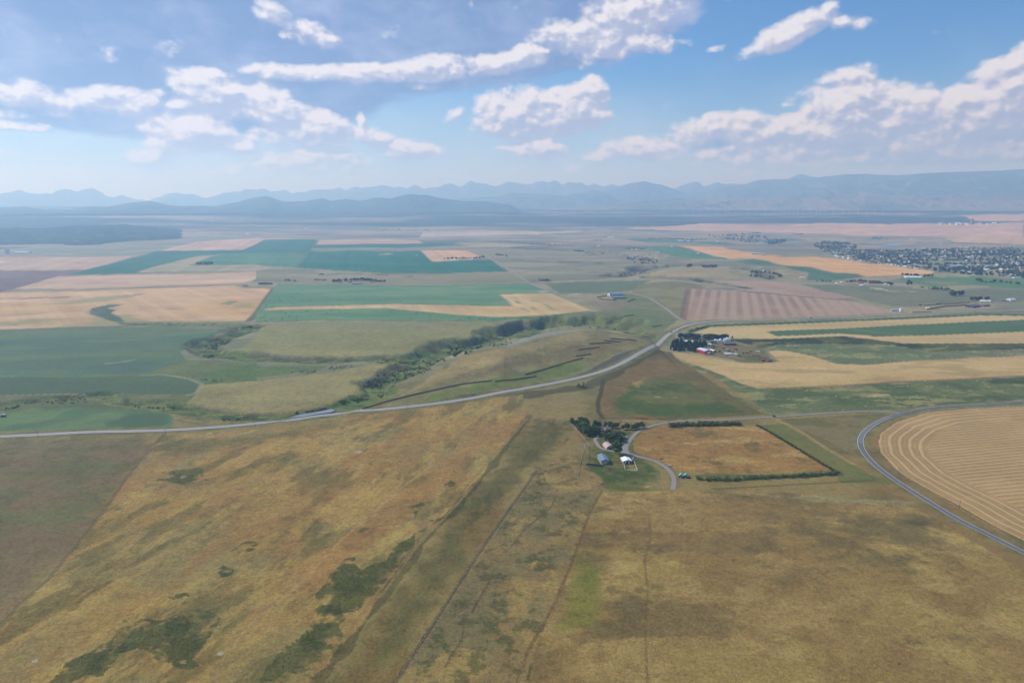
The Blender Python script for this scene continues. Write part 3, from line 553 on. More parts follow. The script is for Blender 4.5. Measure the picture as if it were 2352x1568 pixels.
# --- near grassland in front
LN1 = [(0, 1440), (40, 1390), (110, 1330), (233, 1180), (300, 1085), (365, 1010)]
P, k = paint('D', [(-500, 1040), (0, 1012), (368, 998), (365, 1010), (300, 1085), (233, 1180), (110, 1330), (40, 1390), (0, 1440), (-900, 1900)], C3(128, 112, 80), C3(114, 108, 68), mixn=N1, lo=.3, hi=.7, gr=.45, soft=22, op=.92)
col[k] = lerp(col[k], C3(134, 106, 78), sstep(fb(X[k], Y[k] * 1.6, 70, 4, 61), .46, .66) * .7)
col[k] = lerp(col[k], C3(92, 92, 54), sstep(fb(X[k], Y[k], 40, 4, 60), .52, .66) * .5)
G1P = [(368, 1000), (600, 985), (880, 948), (1200, 905), (1210, 955), (1117, 1082), (964, 1248), (874, 1368), (760, 1530), (700, 1700), (-600, 1900), (0, 1440), (110, 1330), (233, 1180), (300, 1085)]
P, k = paint('D', G1P, GOLD, C3(166, 132, 76), mixn=N2, gr=.5, bu=1.2)
col[k] = lerp(col[k], C3(186, 152, 88), sstep(fb(US[k], VS[k], 22, 5, 62), .47, .66) * .55)
col[k] = lerp(col[k], C3(100, 90, 52), sstep(fb(US[k], VS[k], 26, 5, 63), .49, .66) * .65)
col[k] = lerp(col[k], C3(156, 114, 70), sstep(fb(US[k], VS[k], 45, 4, 64), .48, .64) * .55)
paint('D', [(365, 1010), (600, 990), (880, 950), (1000, 935), (760, 990), (560, 1030), (345, 1060)], C3(114, 104, 62), op=.7, warp=8, soft=25)
paint('C1', [(-400, 700), (0, 440), (250, 200), (600, 0), (900, -200), (1000, -260), (850, -30), (560, 300), (250, 520), (-100, 800)], C3(158, 116, 70), C3(172, 128, 76), mixn=N2, op=.7, warp=8, soft=16)
paint('B1', [(1500, 1568), (1850, 1300), (2250, 1100), (2347, 1150), (2200, 1350), (1900, 1568)], C3(164, 124, 76), op=.65, warp=8, soft=16)
# dark green shrubby grass patches
for t, pts, s in (('C0', [(330, 1459), (520, 1290), (780, 1160), (850, 1050), (1080, 1030), (1250, 985), (1480, 970), (1560, 1010), (1480, 1090), (1440, 1200), (1400, 1320), (1200, 1300), (1000, 1190), (860, 1220), (760, 1380), (720, 1459)], 26), ('C0', [(1740, 1459), (1900, 1180), (2000, 1200), (2120, 1080), (2230, 1020), (2200, 900), (2352, 880), (2400, 1000), (2352, 1200), (2150, 1459)], 26),
                  ('C1', [(0, 620), (90, 600), (120, 690), (280, 560), (380, 470), (560, 420), (480, 540), (400, 650), (330, 740), (270, 850), (130, 930), (0, 960), (-150, 1200), (-250, 1250), (-180, 900)], 20), ('C1', [(700, 300), (760, 240), (860, 180), (800, 260), (720, 330), (620, 430), (560, 420)], 14), ('C0', [(1640, 540), (1720, 480), (1810, 490), (1760, 550), (1690, 565)], 12), ('C0', [(1450, 660), (1530, 620), (1570, 680), (1500, 720)], 12), ('C0', [(1200, 850), (1290, 810), (1330, 860), (1220, 880)], 10),
                  ('C0', [(1100, 10), (1400, -20), (1420, 60), (1250, 100), (1090, 60)], 26), ('C1', [(90, 420), (150, 392), (200, 405), (130, 440)], 8), ('C1', [(1770, 250), (1800, 205), (1900, 198), (1930, 240), (1850, 270)], 9), ('C1', [(1690, 375), (1730, 335), (1860, 345), (1855, 400), (1760, 425)], 10), ('C1', [(1250, 1459), (1330, 1340), (1450, 1345), (1580, 1459)], 12), ('C1', [(720, 70), (770, 50), (800, 100), (760, 115)], 7), ('C1', [(440, 240), (560, 215), (540, 250), (470, 265)], 8), ('C1', [(460, 290), (520, 280), (500, 310)], 6)):
    P = G(t, pts); k = idx_poly(P, 12); o_ = speckle(P, k, 15, s * 1.1); col[k] = lerp(col[k], lerp(np.repeat(C3(72, 78, 42)[None], len(k), 0), C3(94, 92, 52), sstep(N3[k], .4, .65)), o_ * .85); grain[k] = .55; bump[k] = 1.4
# dark olive wedge between the two fence lines
WD = [(1210, 958), (1330, 965), (1305, 1010), (1231, 1082), (1140, 1210), (1060, 1330), (990, 1440), (905, 1568), (860, 1660), (600, 1760), (784, 1492), (874, 1368), (964, 1248), (1117, 1082)]
P, k = paint('D', WD, C3(112, 100, 60), C3(96, 90, 52), mixn=N1, gr=.48, soft=26, op=.95)
col[k] = lerp(col[k], C3(130, 104, 60), sstep(fb(US[k], VS[k], 26, 4, 66), .49, .64) * .7); col[k] = lerp(col[k], C3(78, 76, 42), sstep(fb(US[k], VS[k], 40, 4, 67), .5, .64) * .6)
line('D', [(1215, 955), (1117, 1085), (1030, 1185), (964, 1255), (900, 1345), (800, 1480), (700, 1600)], 8, C3(74, 72, 44), .6, 12)
for pts in ([(1105, 1095), (1020, 1190), (968, 1240), (950, 1265), (880, 1362), (860, 1380), (784, 1420)], [(1210, 960), (1100, 1085), (1015, 1175), (900, 1320), (850, 1380), (770, 1490)]): line('D', pts, 1.6, C3(146, 122, 80), .75)
# grey-green grazed strip, gold meadow, lime patch
GS = [(1231, 1082), (1305, 1040), (1385, 1100), (1380, 1130), (1345, 1195), (1310, 1310), (1268, 1400), (1225, 1500), (1190, 1620), (860, 1660), (905, 1568), (990, 1440), (1060, 1330), (1140, 1210)]
P, k = paint('D', GS, C3(128, 112, 76), C3(146, 120, 78), mixn=N2, gr=.5, bu=1.3)
col[k] = lerp(col[k], C3(168, 138, 82), sstep(fb(X[k], Y[k], 36, 4, 68), .52, .66) * .7); col[k] = lerp(col[k], C3(78, 80, 46), sstep(fb(X[k], Y[k], 12, 4, 69), .545, .66) * .65)
GM = [(1385, 1132), (1560, 1125), (1700, 1120), (1900, 1140), (2060, 1150), (2110, 1170), (2352, 1310), (2700, 1500), (2800, 1900), (1180, 1800), (1225, 1500), (1268, 1400), (1310, 1310), (1345, 1195)]
P, k = paint('D', GM, C3(158, 130, 78), C3(146, 116, 70), mixn=N2, gr=.48, bu=1.2)
col[k] = lerp(col[k], C3(180, 150, 94), sstep(fb(X[k] * .6, Y[k], 26, 5, 70), .50, .64) * .6); col[k] = lerp(col[k], C3(110, 94, 62), sstep(fb(X[k] * .7, Y[k], 60, 5, 71), .52, .66) * .75); col[k] = lerp(col[k], C3(148, 116, 74), sstep(fb(X[k], Y[k], 190, 3, 72), .52, .64) * .45)
paint('C1', [(1600, 540), (1640, 510), (1720, 600), (1820, 690), (1860, 850), (1850, 1000), (1760, 1120), (1620, 1150), (1480, 1170), (1370, 1240), (1340, 1220), (1440, 950), (1500, 800), (1560, 660)], C3(112, 112, 48), C3(132, 122, 58), mixn=N2, warp=16, op=.9, soft=16)
for t, pts, o in (('C2', [(1430, 300), (1560, 270), (1700, 310), (1840, 380), (1750, 420), (1400, 430), (1200, 330)], .6), ('C2', [(1850, 480), (2050, 500), (2200, 600), (2000, 660), (1720, 690)], .5), ('C2', [(1150, 860), (1400, 850), (1450, 890), (1180, 890)], .55), ('C2', [(900, 250), (1010, 270), (1000, 320), (910, 300)], .6), ('C2', [(1700, 1130), (2150, 1100), (2200, 1180), (1750, 1180)], .5)): paint(t, pts, C3(92, 86, 60), op=o, warp=10, soft=30)
paint('C2', [(0, 100), (300, 115), (700, 165), (1200, 180), (1620, 200), (1640, 240), (1300, 235), (900, 205), (500, 170), (300, 140)], C3(150, 140, 104), op=.8, soft=7); paint('C2', [(1090, 205), (1200, 210), (1330, 235), (1200, 230)], C3(92, 98, 66), op=.8, soft=5); paint('C2', [(0, 125), (200, 130), (530, 175), (400, 185)], C3(104, 100, 54), op=.8, soft=8)
line('C2', [(200, 122), (700, 95), (1330, 60)], 2.2, C3(92, 76, 52), .7)
line('D', LN1 + [(380, 992)], 2.0, C3(84, 72, 50), .45); line('D', [(1231, 1082), (1140, 1210), (1060, 1330), (990, 1440), (905, 1568)], 2.2, C3(78, 66, 48), .6); line('D', [(1236, 1083), (1146, 1212), (1066, 1332), (996, 1442), (911, 1570)], 1.5, C3(140, 120, 92), .6)
for pts in ([(1384, 1125), (1356, 1175), (1316, 1290), (1270, 1395), (1212, 1500), (1180, 1580)], [(1382, 1127), (1352, 1180), (1312, 1292), (1266, 1397), (1206, 1502)]): line('D', pts, 1.1, C3(116, 90, 56), .7)
line('D', [(1492, 1200), (1494, 1240), (1480, 1285), (1488, 1350), (1481, 1440), (1488, 1568)], 1.2, C3(112, 88, 56), .6)
line('C0', [(1560, 1230), (1640, 1150), (1780, 1000), (1990, 850), (2190, 650), (2352, 470)], 2.2, C3(176, 140, 96), .8); line('C1', [(0, 470), (200, 300), (420, 110), (640, -60)], 2.2, C3(176, 140, 96), .7); line('C1', [(1475, 180), (1455, 230), (1400, 290), (1270, 390), (1170, 520)], 1.4, C3(104, 84, 58), .7); line('C1', [(900, 970), (980, 830), (1040, 720)], 1.4, C3(96, 78, 58), .7); line('C1', [(850, 1010), (830, 1170), (760, 1260), (720, 1340)], 1.4, C3(96, 78, 58), .7)
for t, x, y, rx, ry, c in (('C1', 855, 990, 7, 5, C3(96, 78, 70)), ('C0', 1515, 1253, 5, 3.5, C3(196, 180, 168)), ('C1', 1485, 132, 5, 5, C3(100, 80, 72)), ('C1', 1800, 92, 5, 5, C3(88, 76, 66)), ('C1', 1615, 88, 3.5, 4, C3(96, 80, 66)), ('C1', 90, 1045, 3, 2, C3(130, 112, 100)), ('B1', 950, 1390, 10, 9, C3(190, 176, 160)), ('B1', 960, 1508, 5, 5, C3(170, 158, 150)), ('C0', 1265, 38, 6, 5, C3(176, 162, 150)), ('C0', 1265, 1313, 4, 2.5, C3(176, 140, 104)), ('C0', 238, 1305, 3, 2, C3(190, 186, 176)), ('F', 700, 1350, 6, 6, C3(96, 88, 84)), ('F', 1235, 1205, 6, 5, C3(92, 84, 76)), ('F', 200, 1330, 4, 5, C3(110, 92, 84)), ('F', 1550, 1380, 5, 3, C3(196, 162, 120)), ('C2', 97, 182, 4, 3, C3(104, 92, 92))):
    g = G1(t, x, y); rx, ry = rx * .62, ry * .62; k = np.nonzero((abs(X - g.x) < rx * 1.6) & (abs(Y - g.y) < ry * 2.2 + 2))[0]
    q = np.hypot((X[k] - g.x) / rx, (Y[k] - g.y) / (ry * 1.3)) + (N3[k] - .5) * 1.4; col[k] = lerp(col[k], c, (1 - sstep(q, .5, 1.2)) * .7)
# verges along the roads are painted with the roads below
# --- coulee banks: green scrub, bare earth, dark thicket on the floor
q = REL; k = np.nonzero((q < 1.15) & (RD < 4200))[0]
cov = lerp(lerp(np.repeat(C3(102, 118, 56)[None], len(k), 0), C3(128, 126, 76), sstep(fb(X[k] * .42, Y[k], 26, 4, 84), .42, .60)), C3(60, 72, 40), sstep(fb(X[k] * .42, Y[k], 15, 4, 83), .49, .61) * .8)
cov = lerp(cov, C3(108, 92, 76), sstep(fb(X[k] * .5, Y[k], 50, 4, 81), .51, .64) * sstep(q[k], .25, .5) * .7)
nearc = 1 - sstep(RD[k], 2000, 2400)
cov = lerp(lerp(np.repeat(C3(126, 118, 88)[None], len(k), 0), C3(66, 74, 58), sstep(fbm(X[k], Y[k], 120, 3, 82), .46, .6)), cov, nearc)
col[k] = lerp(col[k], cov, 1 - sstep(q[k] + (N1[k] - .5) * .3, .55, 1.0)); grain[k] = .55; bump[k] = 1.3
# swaths of cut grain beside the curve
SW = [(495, 415), (560, 365), (650, 305), (900, 228), (1300, 188), (1800, 166), (2300, 150), (2900, 900), (2500, 1800), (1800, 1375), (1500, 1225), (1200, 1050), (950, 920), (750, 805), (660, 750), (560, 640), (500, 575), (480, 490)]
P, k = paint('E', SW, C3(188, 152, 104), C3(178, 144, 98), mixn=N2, gr=.26, bu=.4)
de, si, st_ = seg_dist(X[k], Y[k], np.vstack([P, P[:1]]))
edge_pts = [(480, 490), (500, 575), (560, 640), (660, 750), (750, 805), (950, 920), (1200, 1050), (1500, 1225), (1800, 1375)]
q = G('E', [(990, 720), (1783, 640)]); d = q[1, :2] - q[0, :2]; d /= np.hypot(*d)
cross = (X[k] - q[0, 0]) * d[1] - (Y[k] - q[0, 1]) * d[0]
HS, RS_ = 12.0, 8.6
head = de < HS * 4.7
row[k] = np.where(head, de / HS + .45 + NW[k] * .22, cross / RS_ + NW[k] * .16 + (N1[k] - .5) * .5); wind[k] = 1.0
np.clip(grain, 0, 1, out=grain)
_k = (1 - sstep(RD, 1300, 3200))[:, None]
col[:] = col * (1 + _k * (np.array([.92, .94, .82]) - 1)) * .80

def build_ground():
    i = np.arange(NR - 1)[:, None] * NA; j = np.arange(NA)[None, :]; j2 = (j + 1) % NA
    quads = np.stack([i + j, i + j2, i + NA + j2, i + NA + j], -1).reshape(-1, 4)
    me = bpy.data.meshes.new('ground'); n = len(X)
    cx = np.array([[0, 0, float(land(0., 0.))]]); V = np.vstack([np.stack([X, Y, Z], 1), cx])
    tri = np.stack([np.full(NA, n), (np.arange(NA) + 1) % NA, np.arange(NA)], 1)
    lv = np.concatenate([quads.ravel(), tri.ravel()]).astype(np.int32)
    tot = np.concatenate([np.full(len(quads), 4), np.full(len(tri), 3)]); st = np.concatenate([[0], np.cumsum(tot)[:-1]]).astype(np.int32)
    me.vertices.add(len(V)); me.vertices.foreach_set('co', V.ravel())
    me.loops.add(len(lv)); me.loops.foreach_set('vertex_index', lv)
    me.polygons.add(len(tot)); me.polygons.foreach_set('loop_start', st); me.polygons.foreach_set('use_smooth', np.ones(len(tot), bool))
    me.update(calc_edges=True); me.validate()
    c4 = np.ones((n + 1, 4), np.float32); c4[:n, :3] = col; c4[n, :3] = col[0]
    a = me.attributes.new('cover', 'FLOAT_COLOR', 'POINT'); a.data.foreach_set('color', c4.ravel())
    for nm, arr in (('grain', grain), ('tuft', bump), ('swath', wind), ('row', row)):
        a = me.attributes.new(nm, 'FLOAT', 'POINT'); a.data.foreach_set('value', np.append(arr, arr[0]).astype(np.float32))
    o = bpy.data.objects.new('ground', me); COL.objects.link(o); tag(o, 'rolling prairie of golden pasture, stubble and green crop fields', 'ground', kind='structure')
    m = bpy.data.materials.new('prairie'); m.use_nodes = True; T = NT(m.node_tree); b = T.n['Principled BSDF']
    at = lambda nm: T.new('ShaderNodeAttribute', attribute_name=nm)
    c = at('cover').outputs['Color']; g = at('grain').outputs['Fac']; tf = at('tuft').outputs['Fac']; sw = at('swath').outputs['Fac']; rw = at('row').outputs['Fac']
    geo = T.new('ShaderNodeNewGeometry'); p = geo.outputs['Position']
    n1 = T.noise(p, .32, 5, .66); n2 = T.noise(T.v('MULTIPLY', p, (1, 1.0, 1)), .085, 5, .6); n3 = T.noise(p, .016, 4, .55)
    s = T.m('ADD', T.m('ADD', T.m('MULTIPLY', T.m('SUBTRACT', n1, .5), 3.2), T.m('MULTIPLY', T.m('SUBTRACT', n2, .5), 2.2)), T.m('MULTIPLY', T.m('SUBTRACT', n3, .5), 1.2))
    f = T.m('ADD', 1.0, T.m('MULTIPLY', g, s)); f = T.m('MAXIMUM', f, .25)
    base = T.mix(T.m('MULTIPLY', g, T.ss(n2, .42, .68)), c, T.mix(1.0, c, (.82, 1.0, .80, 1), 'MULTIPLY'))
    base = T.mix(1.0, base, T.v('SCALE', (1, 1, 1), f), 'MULTIPLY')
    fr = T.m('ABSOLUTE', T.m('SUBTRACT', T.m('FRACT', rw), .5))
    straw = T.m('MULTIPLY', sw, T.m('SUBTRACT', 1.0, T.ss(T.m('ADD', fr, T.m('MULTIPLY', T.m('SUBTRACT', n2, .5), .14)), .03, .20)))
    trk = T.m('MULTIPLY', sw, T.m('MULTIPLY', T.ss(fr, .2, .28), T.m('SUBTRACT', 1.0, T.ss(fr, .36, .44))))
    base = T.mix(T.m('MULTIPLY', straw, .5), base, lin((214, 186, 136), .8) + [1]); base = T.mix(T.m('MULTIPLY', trk, .45), base, lin((154, 118, 78), .8) + [1])
    T.put(b.inputs['Base Color'], base); b.inputs['Roughness'].default_value = .95; b.inputs['Specular IOR Level'].default_value = .08
    bp = T.new('ShaderNodeBump'); bp.inputs['Distance'].default_value = 1.0
    hgt = T.m('ADD', T.m('ADD', T.m('MULTIPLY', n1, .55), T.m('MULTIPLY', n2, .9)), T.m('MULTIPLY', straw, .35))
    T.put(bp.inputs['Height'], hgt); T.put(bp.inputs['Strength'], T.m('MULTIPLY', tf, .9)); T.put(b.inputs['Normal'], bp.outputs[0])
    me.materials.append(m)
    return o

def build_tufts():
    """clumps of standing grass and low scrub on the near pasture"""
    r = np.random.default_rng(5)
    ok = np.nonzero((RD > 330) & (RD < 1500) & (wind < .5) & (grain > .38) & (Y > 0) & (np.abs(X) < Y * .80 + 40))[0]
    k = r.choice(ok, 70000); n = len(k); st = np.minimum(STEP[k], 12)
    x = X[k] + r.uniform(-1.5, 1.5, n); y = Y[k] + r.uniform(-.5, .5, n) * st; z = land(x, y)
    lum = col[k] @ np.array([.3, .6, .1]); green = (col[k][:, 1] > col[k][:, 0] * .88) & (lum < .09)
    w = r.uniform(.5, 1.25, n) * np.where(green, 1.3, 1.0); h = r.uniform(.18, .5, n) * np.where(green, 1.6, 1.0)
    c = col[k] * r.uniform(.80, 1.30, n)[:, None] * np.where(r.random(n)[:, None] < .2, np.array([.84, .92, .8]), 1.0)
    V = np.empty((n, 6, 3)); a0 = r.uniform(0, 2 * math.pi, n)
    for q in range(5):
        a = a0 + q * 2 * math.pi / 5; ww = w * r.uniform(.7, 1.3, n); V[:, q, 0] = x + np.cos(a) * ww; V[:, q, 1] = y + np.sin(a) * ww; V[:, q, 2] = z - .1
    V[:, 5, 0] = x + r.uniform(-.3, .3, n) * w; V[:, 5, 1] = y + r.uniform(-.3, .3, n) * w; V[:, 5, 2] = z + h
    nv = n * 6; base = np.arange(n, dtype=np.int32)[:, None, None] * 6; tri = np.array([[q, (q + 1) % 5, 5] for q in range(5)], np.int32)[None]
    me = bpy.data.meshes.new('grass_tufts'); me.vertices.add(nv); me.vertices.foreach_set('co', V.ravel()); lv = (base + tri).ravel(); me.loops.add(len(lv)); me.loops.foreach_set('vertex_index', lv)
    me.polygons.add(n * 5); me.polygons.foreach_set('loop_start', np.arange(0, len(lv), 3, dtype=np.int32)); me.update(calc_edges=True)
    c4 = np.ones((n, 6, 4), np.float32); c4[:, :, :3] = c[:, None, :]; at_ = me.attributes.new('cover', 'FLOAT_COLOR', 'POINT'); at_.data.foreach_set('color', c4.ravel())
    m = bpy.data.materials.new('dry grass'); m.use_nodes = True; T = NT(m.node_tree); b = T.n['Principled BSDF']; b.inputs['Roughness'].default_value = 1; b.inputs['Specular IOR Level'].default_value = .05
    p = T.new('ShaderNodeNewGeometry').outputs['Position']; f = T.m('ADD', .75, T.m('MULTIPLY', T.noise(p, .9, 3), .5))
    T.put(b.inputs['Base Color'], T.mix(1.0, T.new('ShaderNodeAttribute', attribute_name='cover').outputs['Color'], T.v('SCALE', (1, 1, 1), f), 'MULTIPLY')); me.materials.append(m)
    o = bpy.data.objects.new('grass_tufts', me); COL.objects.link(o); tag(o, 'clumps of dry grass and low scrub over the near pasture', 'grass', kind='stuff')
# ------------------------------------------------------------------ roads
def smooth_path(P, step=6.0):
    P = np.asarray(P)[:, :2]; Q = np.vstack([2 * P[0] - P[1], P, 2 * P[-1] - P[-2]]); out = []
    for i in range(1, len(Q) - 2):
        p0, p1, p2, p3 = Q[i - 1], Q[i], Q[i + 1], Q[i + 2]; n = max(2, int(np.hypot(*(p2 - p1)) / step))
        t0 = 0; t1 = t0 + np.hypot(*(p1 - p0)) ** .5 + 1e-6; t2 = t1 + np.hypot(*(p2 - p1)) ** .5 + 1e-6; t3 = t2 + np.hypot(*(p3 - p2)) ** .5 + 1e-6
        for k in range(n):
            t = t1 + (t2 - t1) * k / n
            A1 = (t1 - t) / (t1 - t0) * p0 + (t - t0) / (t1 - t0) * p1; A2 = (t2 - t) / (t2 - t1) * p1 + (t - t1) / (t2 - t1) * p2; A3 = (t3 - t) / (t3 - t2) * p2 + (t - t2) / (t3 - t2) * p3
            B1 = (t2 - t) / (t2 - t0) * A1 + (t - t0) / (t2 - t0) * A2; B2 = (t3 - t) / (t3 - t1) * A2 + (t - t1) / (t3 - t1) * A3
            out.append((t2 - t) / (t2 - t1) * B1 + (t - t1) / (t2 - t1) * B2)
    out.append(P[-1]); return np.array(out)
def ribbon(name, P, width, lift, m, off=0.0, label=None):
    t = np.gradient(P, axis=0); t /= np.linalg.norm(t, axis=1, keepdims=True) + 1e-9; nrm = np.stack([-t[:, 1], t[:, 0]], 1)
    us = np.linspace(-.5, .5, 3); V = []
    for u in us:
        q = P + nrm * (off + u * width); V.append(np.column_stack([q, land(q[:, 0], q[:, 1]) + lift + (0.0 if abs(u) > .1 else .04)]))
    n = len(P); V = np.vstack(V); F = []
    for k in range(2):
        for i in range(n - 1): F.append((k * n + i + 1, k * n + i, (k + 1) * n + i, (k + 1) * n + i + 1))
    o = mesh_obj(name, V, F, m, smooth=True); tag(o, label, None, kind='structure'); return o
def verge(P, width, c1, op=.8):
    m = width + 30; k = np.nonzero((X > P[:, 0].min() - m) & (X < P[:, 0].max() + m) & (Y > P[:, 1].min() - m) & (Y < P[:, 1].max() + m) & (RD < 6000))[0]
    d, _, _ = seg_dist(X[k], Y[k], P[::3] if len(P) > 60 else P); d = d + NW[k] * 4
    cc = lerp(np.repeat(c1[None], len(k), 0), c1 * .72, sstep(N3[k], .45, .6)); col[k] = lerp(col[k], cc, (1 - sstep(d, width * .55, width)) * op)
chip = mat('chip seal', (156, 150, 150), .9, .12, .15, k=.48); hwy = mat('worn asphalt', (158, 154, 150), .9, .08, .08, k=.85); gravel = mat('gravel', (168, 156, 144), .95, .14, .3, k=.62)
dark_a = mat('dark asphalt', (92, 88, 92), .85, .25, .15); white_l = mat('road paint', (214, 212, 206), .7, .1, .5)
HW = G('D', [(-120, 1008), (30, 1001), (210, 992), (380, 988), (600, 971), (760, 952), (880, 940), (1020, 924), (1150, 901), (1280, 878), (1390, 850), (1450, 822), (1500, 795), (1540, 765), (1580, 747), (1640, 738), (1764, 734), (1930, 728), (2089, 720), (2230, 715), (2352, 711), (2470, 706)])
HW = smooth_path(HW, 8); verge(HW, 20, C3(112, 106, 62)); ribbon('highway', HW, 9.6, .45, hwy, label='two lane paved highway sweeping round the dry knoll')
ribbon('highway_edge_line', HW, .5, .53, white_l, 4.4, 'pale edge line along the highway'); ribbon('highway_edge_line', HW, .5, .53, white_l, -4.4, 'pale edge line along the highway'); ribbon('highway_centre_line', HW, .4, .60, mat('yellow paint', (214, 182, 90), .7), 0, 'yellow centre line of the highway')
SR = smooth_path(G('D', [(1600, 742), (1578, 738), (1555, 728), (1530, 708), (1512, 697), (1490, 684), (1468, 677), (1440, 672), (1425, 671)]), 8); verge(SR, 14, C3(128, 118, 82)); ribbon('gravel_road', SR, 9, .40, gravel, label='gravel road curving up to the arena')
ribbon('gravel_road', smooth_path(G('A2', [(-260, 735), (-120, 805), (0, 880), (70, 930), (150, 985), (270, 1040), (420, 1086)]), 15), 11, .6, gravel, label='straight gravel road running away past the green fields')
ribbon('gravel_road', smooth_path(G('A1', [(195, 995), (700, 1008), (1200, 1009), (1800, 998), (2351, 995), (2520, 990), (3050, 972), (3500, 952), (3851, 940), (4351, 958), (4700, 968), (5222, 972), (5600, 940), (5900, 925)]), 20), 8, .7, gravel, label='narrow country road crossing behind the hay meadow')
ribbon('gravel_road', smooth_path(G('A3', [(470, 745), (800, 790), (1150, 833), (1400, 862), (1560, 885)]), 20), 9, .8, gravel, label='edge road between the gold field and the town')
ribbon('gravel_road', smooth_path(G('A3', [(1578, 560), (1580, 600), (1590, 650), (1594, 690)]), 20), 26, .8, gravel, label='road running straight north out of the town')
LN = smooth_path(G('D', [(2075, 949), (2050, 946), (1990, 944), (1900, 948), (1800, 955), (1700, 962), (1620, 965), (1560, 967), (1515, 973), (1480, 984), (1460, 996), (1446, 1012), (1438, 1027), (1442, 1040), (1462, 1047), (1500, 1057), (1525, 1070), (1541, 1085), (1548, 1100), (1546, 1125)]), 4); verge(LN, 8, C3(112, 110, 62), .7); ribbon('lane', LN, 5.6, .35, gravel, label='pale lane leading from the paved curve to the farmstead')
ribbon('driveway', smooth_path(G('F', [(1150, 720), (1020, 735), (850, 715), (730, 690), (640, 640), (590, 560), (560, 510), (590, 475), (640, 460)]), 3), 5, .40, gravel, label='gravel loop driveway round the farm trees')
ribbon('garden_path', smooth_path(G('F', [(980, 338), (1050, 380), (1120, 420), (1160, 440), (1155, 480), (1130, 520)]), 2), 2, .40, gravel, label='curving garden path beside the farmhouse')
yard = G('F', [(1060, 560), (1160, 560), (1140, 640), (1160, 700), (1230, 760), (1320, 800), (1300, 850), (1260, 890), (1250, 830), (1040, 745), (1080, 680)])
o = mesh_obj('farmyard', [(a, b, c + .42) for a, b, c in yard], [tuple(range(len(yard)))[::-1]], gravel); tag(o, 'gravel farmyard between the barns and the trees', None, kind='structure')
FB = smooth_path(G('G', [(352, 172), (400, 170), (425, 190), (418, 240), (400, 285)]), 3); ribbon('lane', FB, 6, .50, gravel, label='short lane from the highway into the spruce shelterbelt')
PR = smooth_path(np.vstack([G('D', [(2470, 913), (2352, 922), (2275, 928), (2190, 932), (2130, 938), (2077, 948), (2040, 959), (2012, 972), (1992, 986), (1980, 1000), (1976, 1016), (1982, 1034), (1995, 1052), (2015, 1072), (2048, 1097), (2087, 1123), (2145, 1159), (2203, 1194), (2280, 1233), (2352, 1269), (2460, 1318)])]), 3); verge(PR, 14, C3(116, 110, 66)); ribbon('paved_road', PR, 7.2, .40, chip, label='grey paved road curving round the swathed field')
L = len(PR)
def part_of(P, a, b): return P[int(len(P) * a):int(len(P) * b)]
for a, b in ((0.02, .44), (.62, .985)):
    for of in (-1.7, 1.6): ribbon('asphalt_strip', part_of(PR, a, b), 2.1, .54, dark_a, of, 'dark resurfaced wheel track on the curving paved road')
for of in (3.35, -3.35): ribbon('road_edge_line', PR, .4, .58, white_l, of, 'white edge line of the curving paved road')
PD = G('B1', [(285, 1085), (400, 1055), (560, 1030), (690, 1006), (725, 1018), (690, 1035), (560, 1050), (430, 1070)])
wm = mat('pond water', (128, 132, 134), .35, .1, .05, spec=.3)
o = mesh_obj('pond', [(a, b, float(PD[:, 2].max()) + .7) for a, b, c in PD], [tuple(range(len(PD)))[::-1]], wm); tag(o, 'narrow silver pond beside the highway', None, kind='structure')
o = mesh_obj('pond', [(a, b, c + 1.5) for a, b, c in G('A3', [(930, 645), (1150, 630), (1300, 638), (1310, 648), (1180, 656), (1000, 652)])], [tuple(range(6))], mat('lagoon water', (86, 150, 190), .2, .05, .05, spec=.5)); tag(o, 'pale blue lagoon above the town', None, kind='structure')
ground = build_ground(); build_tufts()
for a in ('_h',): pass

# ------------------------------------------------------------------ hills and mountains
HC = 1.0
def ridge(name, pts, dist, mcol, front, base, rough=.10, jag=0.0, seed=0, label='', fade=.02):
    """a real range: the crest line stands `dist` away, its spurs run `front` metres down to the plain on both sides"""
    U = np.array([sheet(t, x, y) for t, x, y in pts]); U = U[np.argsort(U[:, 0])]
    n = 620; px = np.linspace(U[0, 0], U[-1, 0], n); py = np.interp(px, U[:, 0], U[:, 1])
    k = np.array([.1, .2, .4, .2, .1]); py = np.convolve(np.pad(py, 2, 'edge'), k if not jag else [0, .15, .7, .15, 0], 'valid')
    d = cam_ray(px, py); s = dist / np.hypot(d[:, 0], d[:, 1]); cx, cy, cz = d[:, 0] * s, d[:, 1] * s, CAM_H + d[:, 2] * s
    L = cx; cz = cz + (fbm(L, L * 0 + seed, dist * .012, 4, seed) - .5) * dist * .0022 * (1 + 2.6 * jag); cz = np.maximum(cz, base + 5); u = np.linspace(0, 1, n); cz = base + (cz - base) * sstep(u, 0, .02) * (1 - sstep(u, 1 - fade, 1))
    T = np.concatenate([np.linspace(-1, 0, 46), np.linspace(0, 1, 16)[1:]]); V = []
    for t in T:
        rr = dist + front * t; f = rr / dist; x, y = cx * f, cy * f; a = abs(t)
        sp = fbm(x, y * .55, front * .20, 4, seed + 3); sp = 1 - np.abs(2 * sp - 1)
        prof = (1 - a) ** 1.35 + (sp - .62) * 1.5 * a * (1 - a) + (fbm(x, y, front * .07, 3, seed + 6) - .5) * .35 * a * (1 - a)
        V.append(np.stack([x, y, base + (cz - base) * np.clip(prof, -.02, 1)], 1))
    V = np.vstack(V); m = len(T); F = [(i * n + j, i * n + j + 1, (i + 1) * n + j + 1, (i + 1) * n + j) for i in range(m - 1) for j in range(n - 1)]
    o = mesh_obj(name, V, F, mcol, smooth=True); tag(o, label, None, kind='structure'); return o
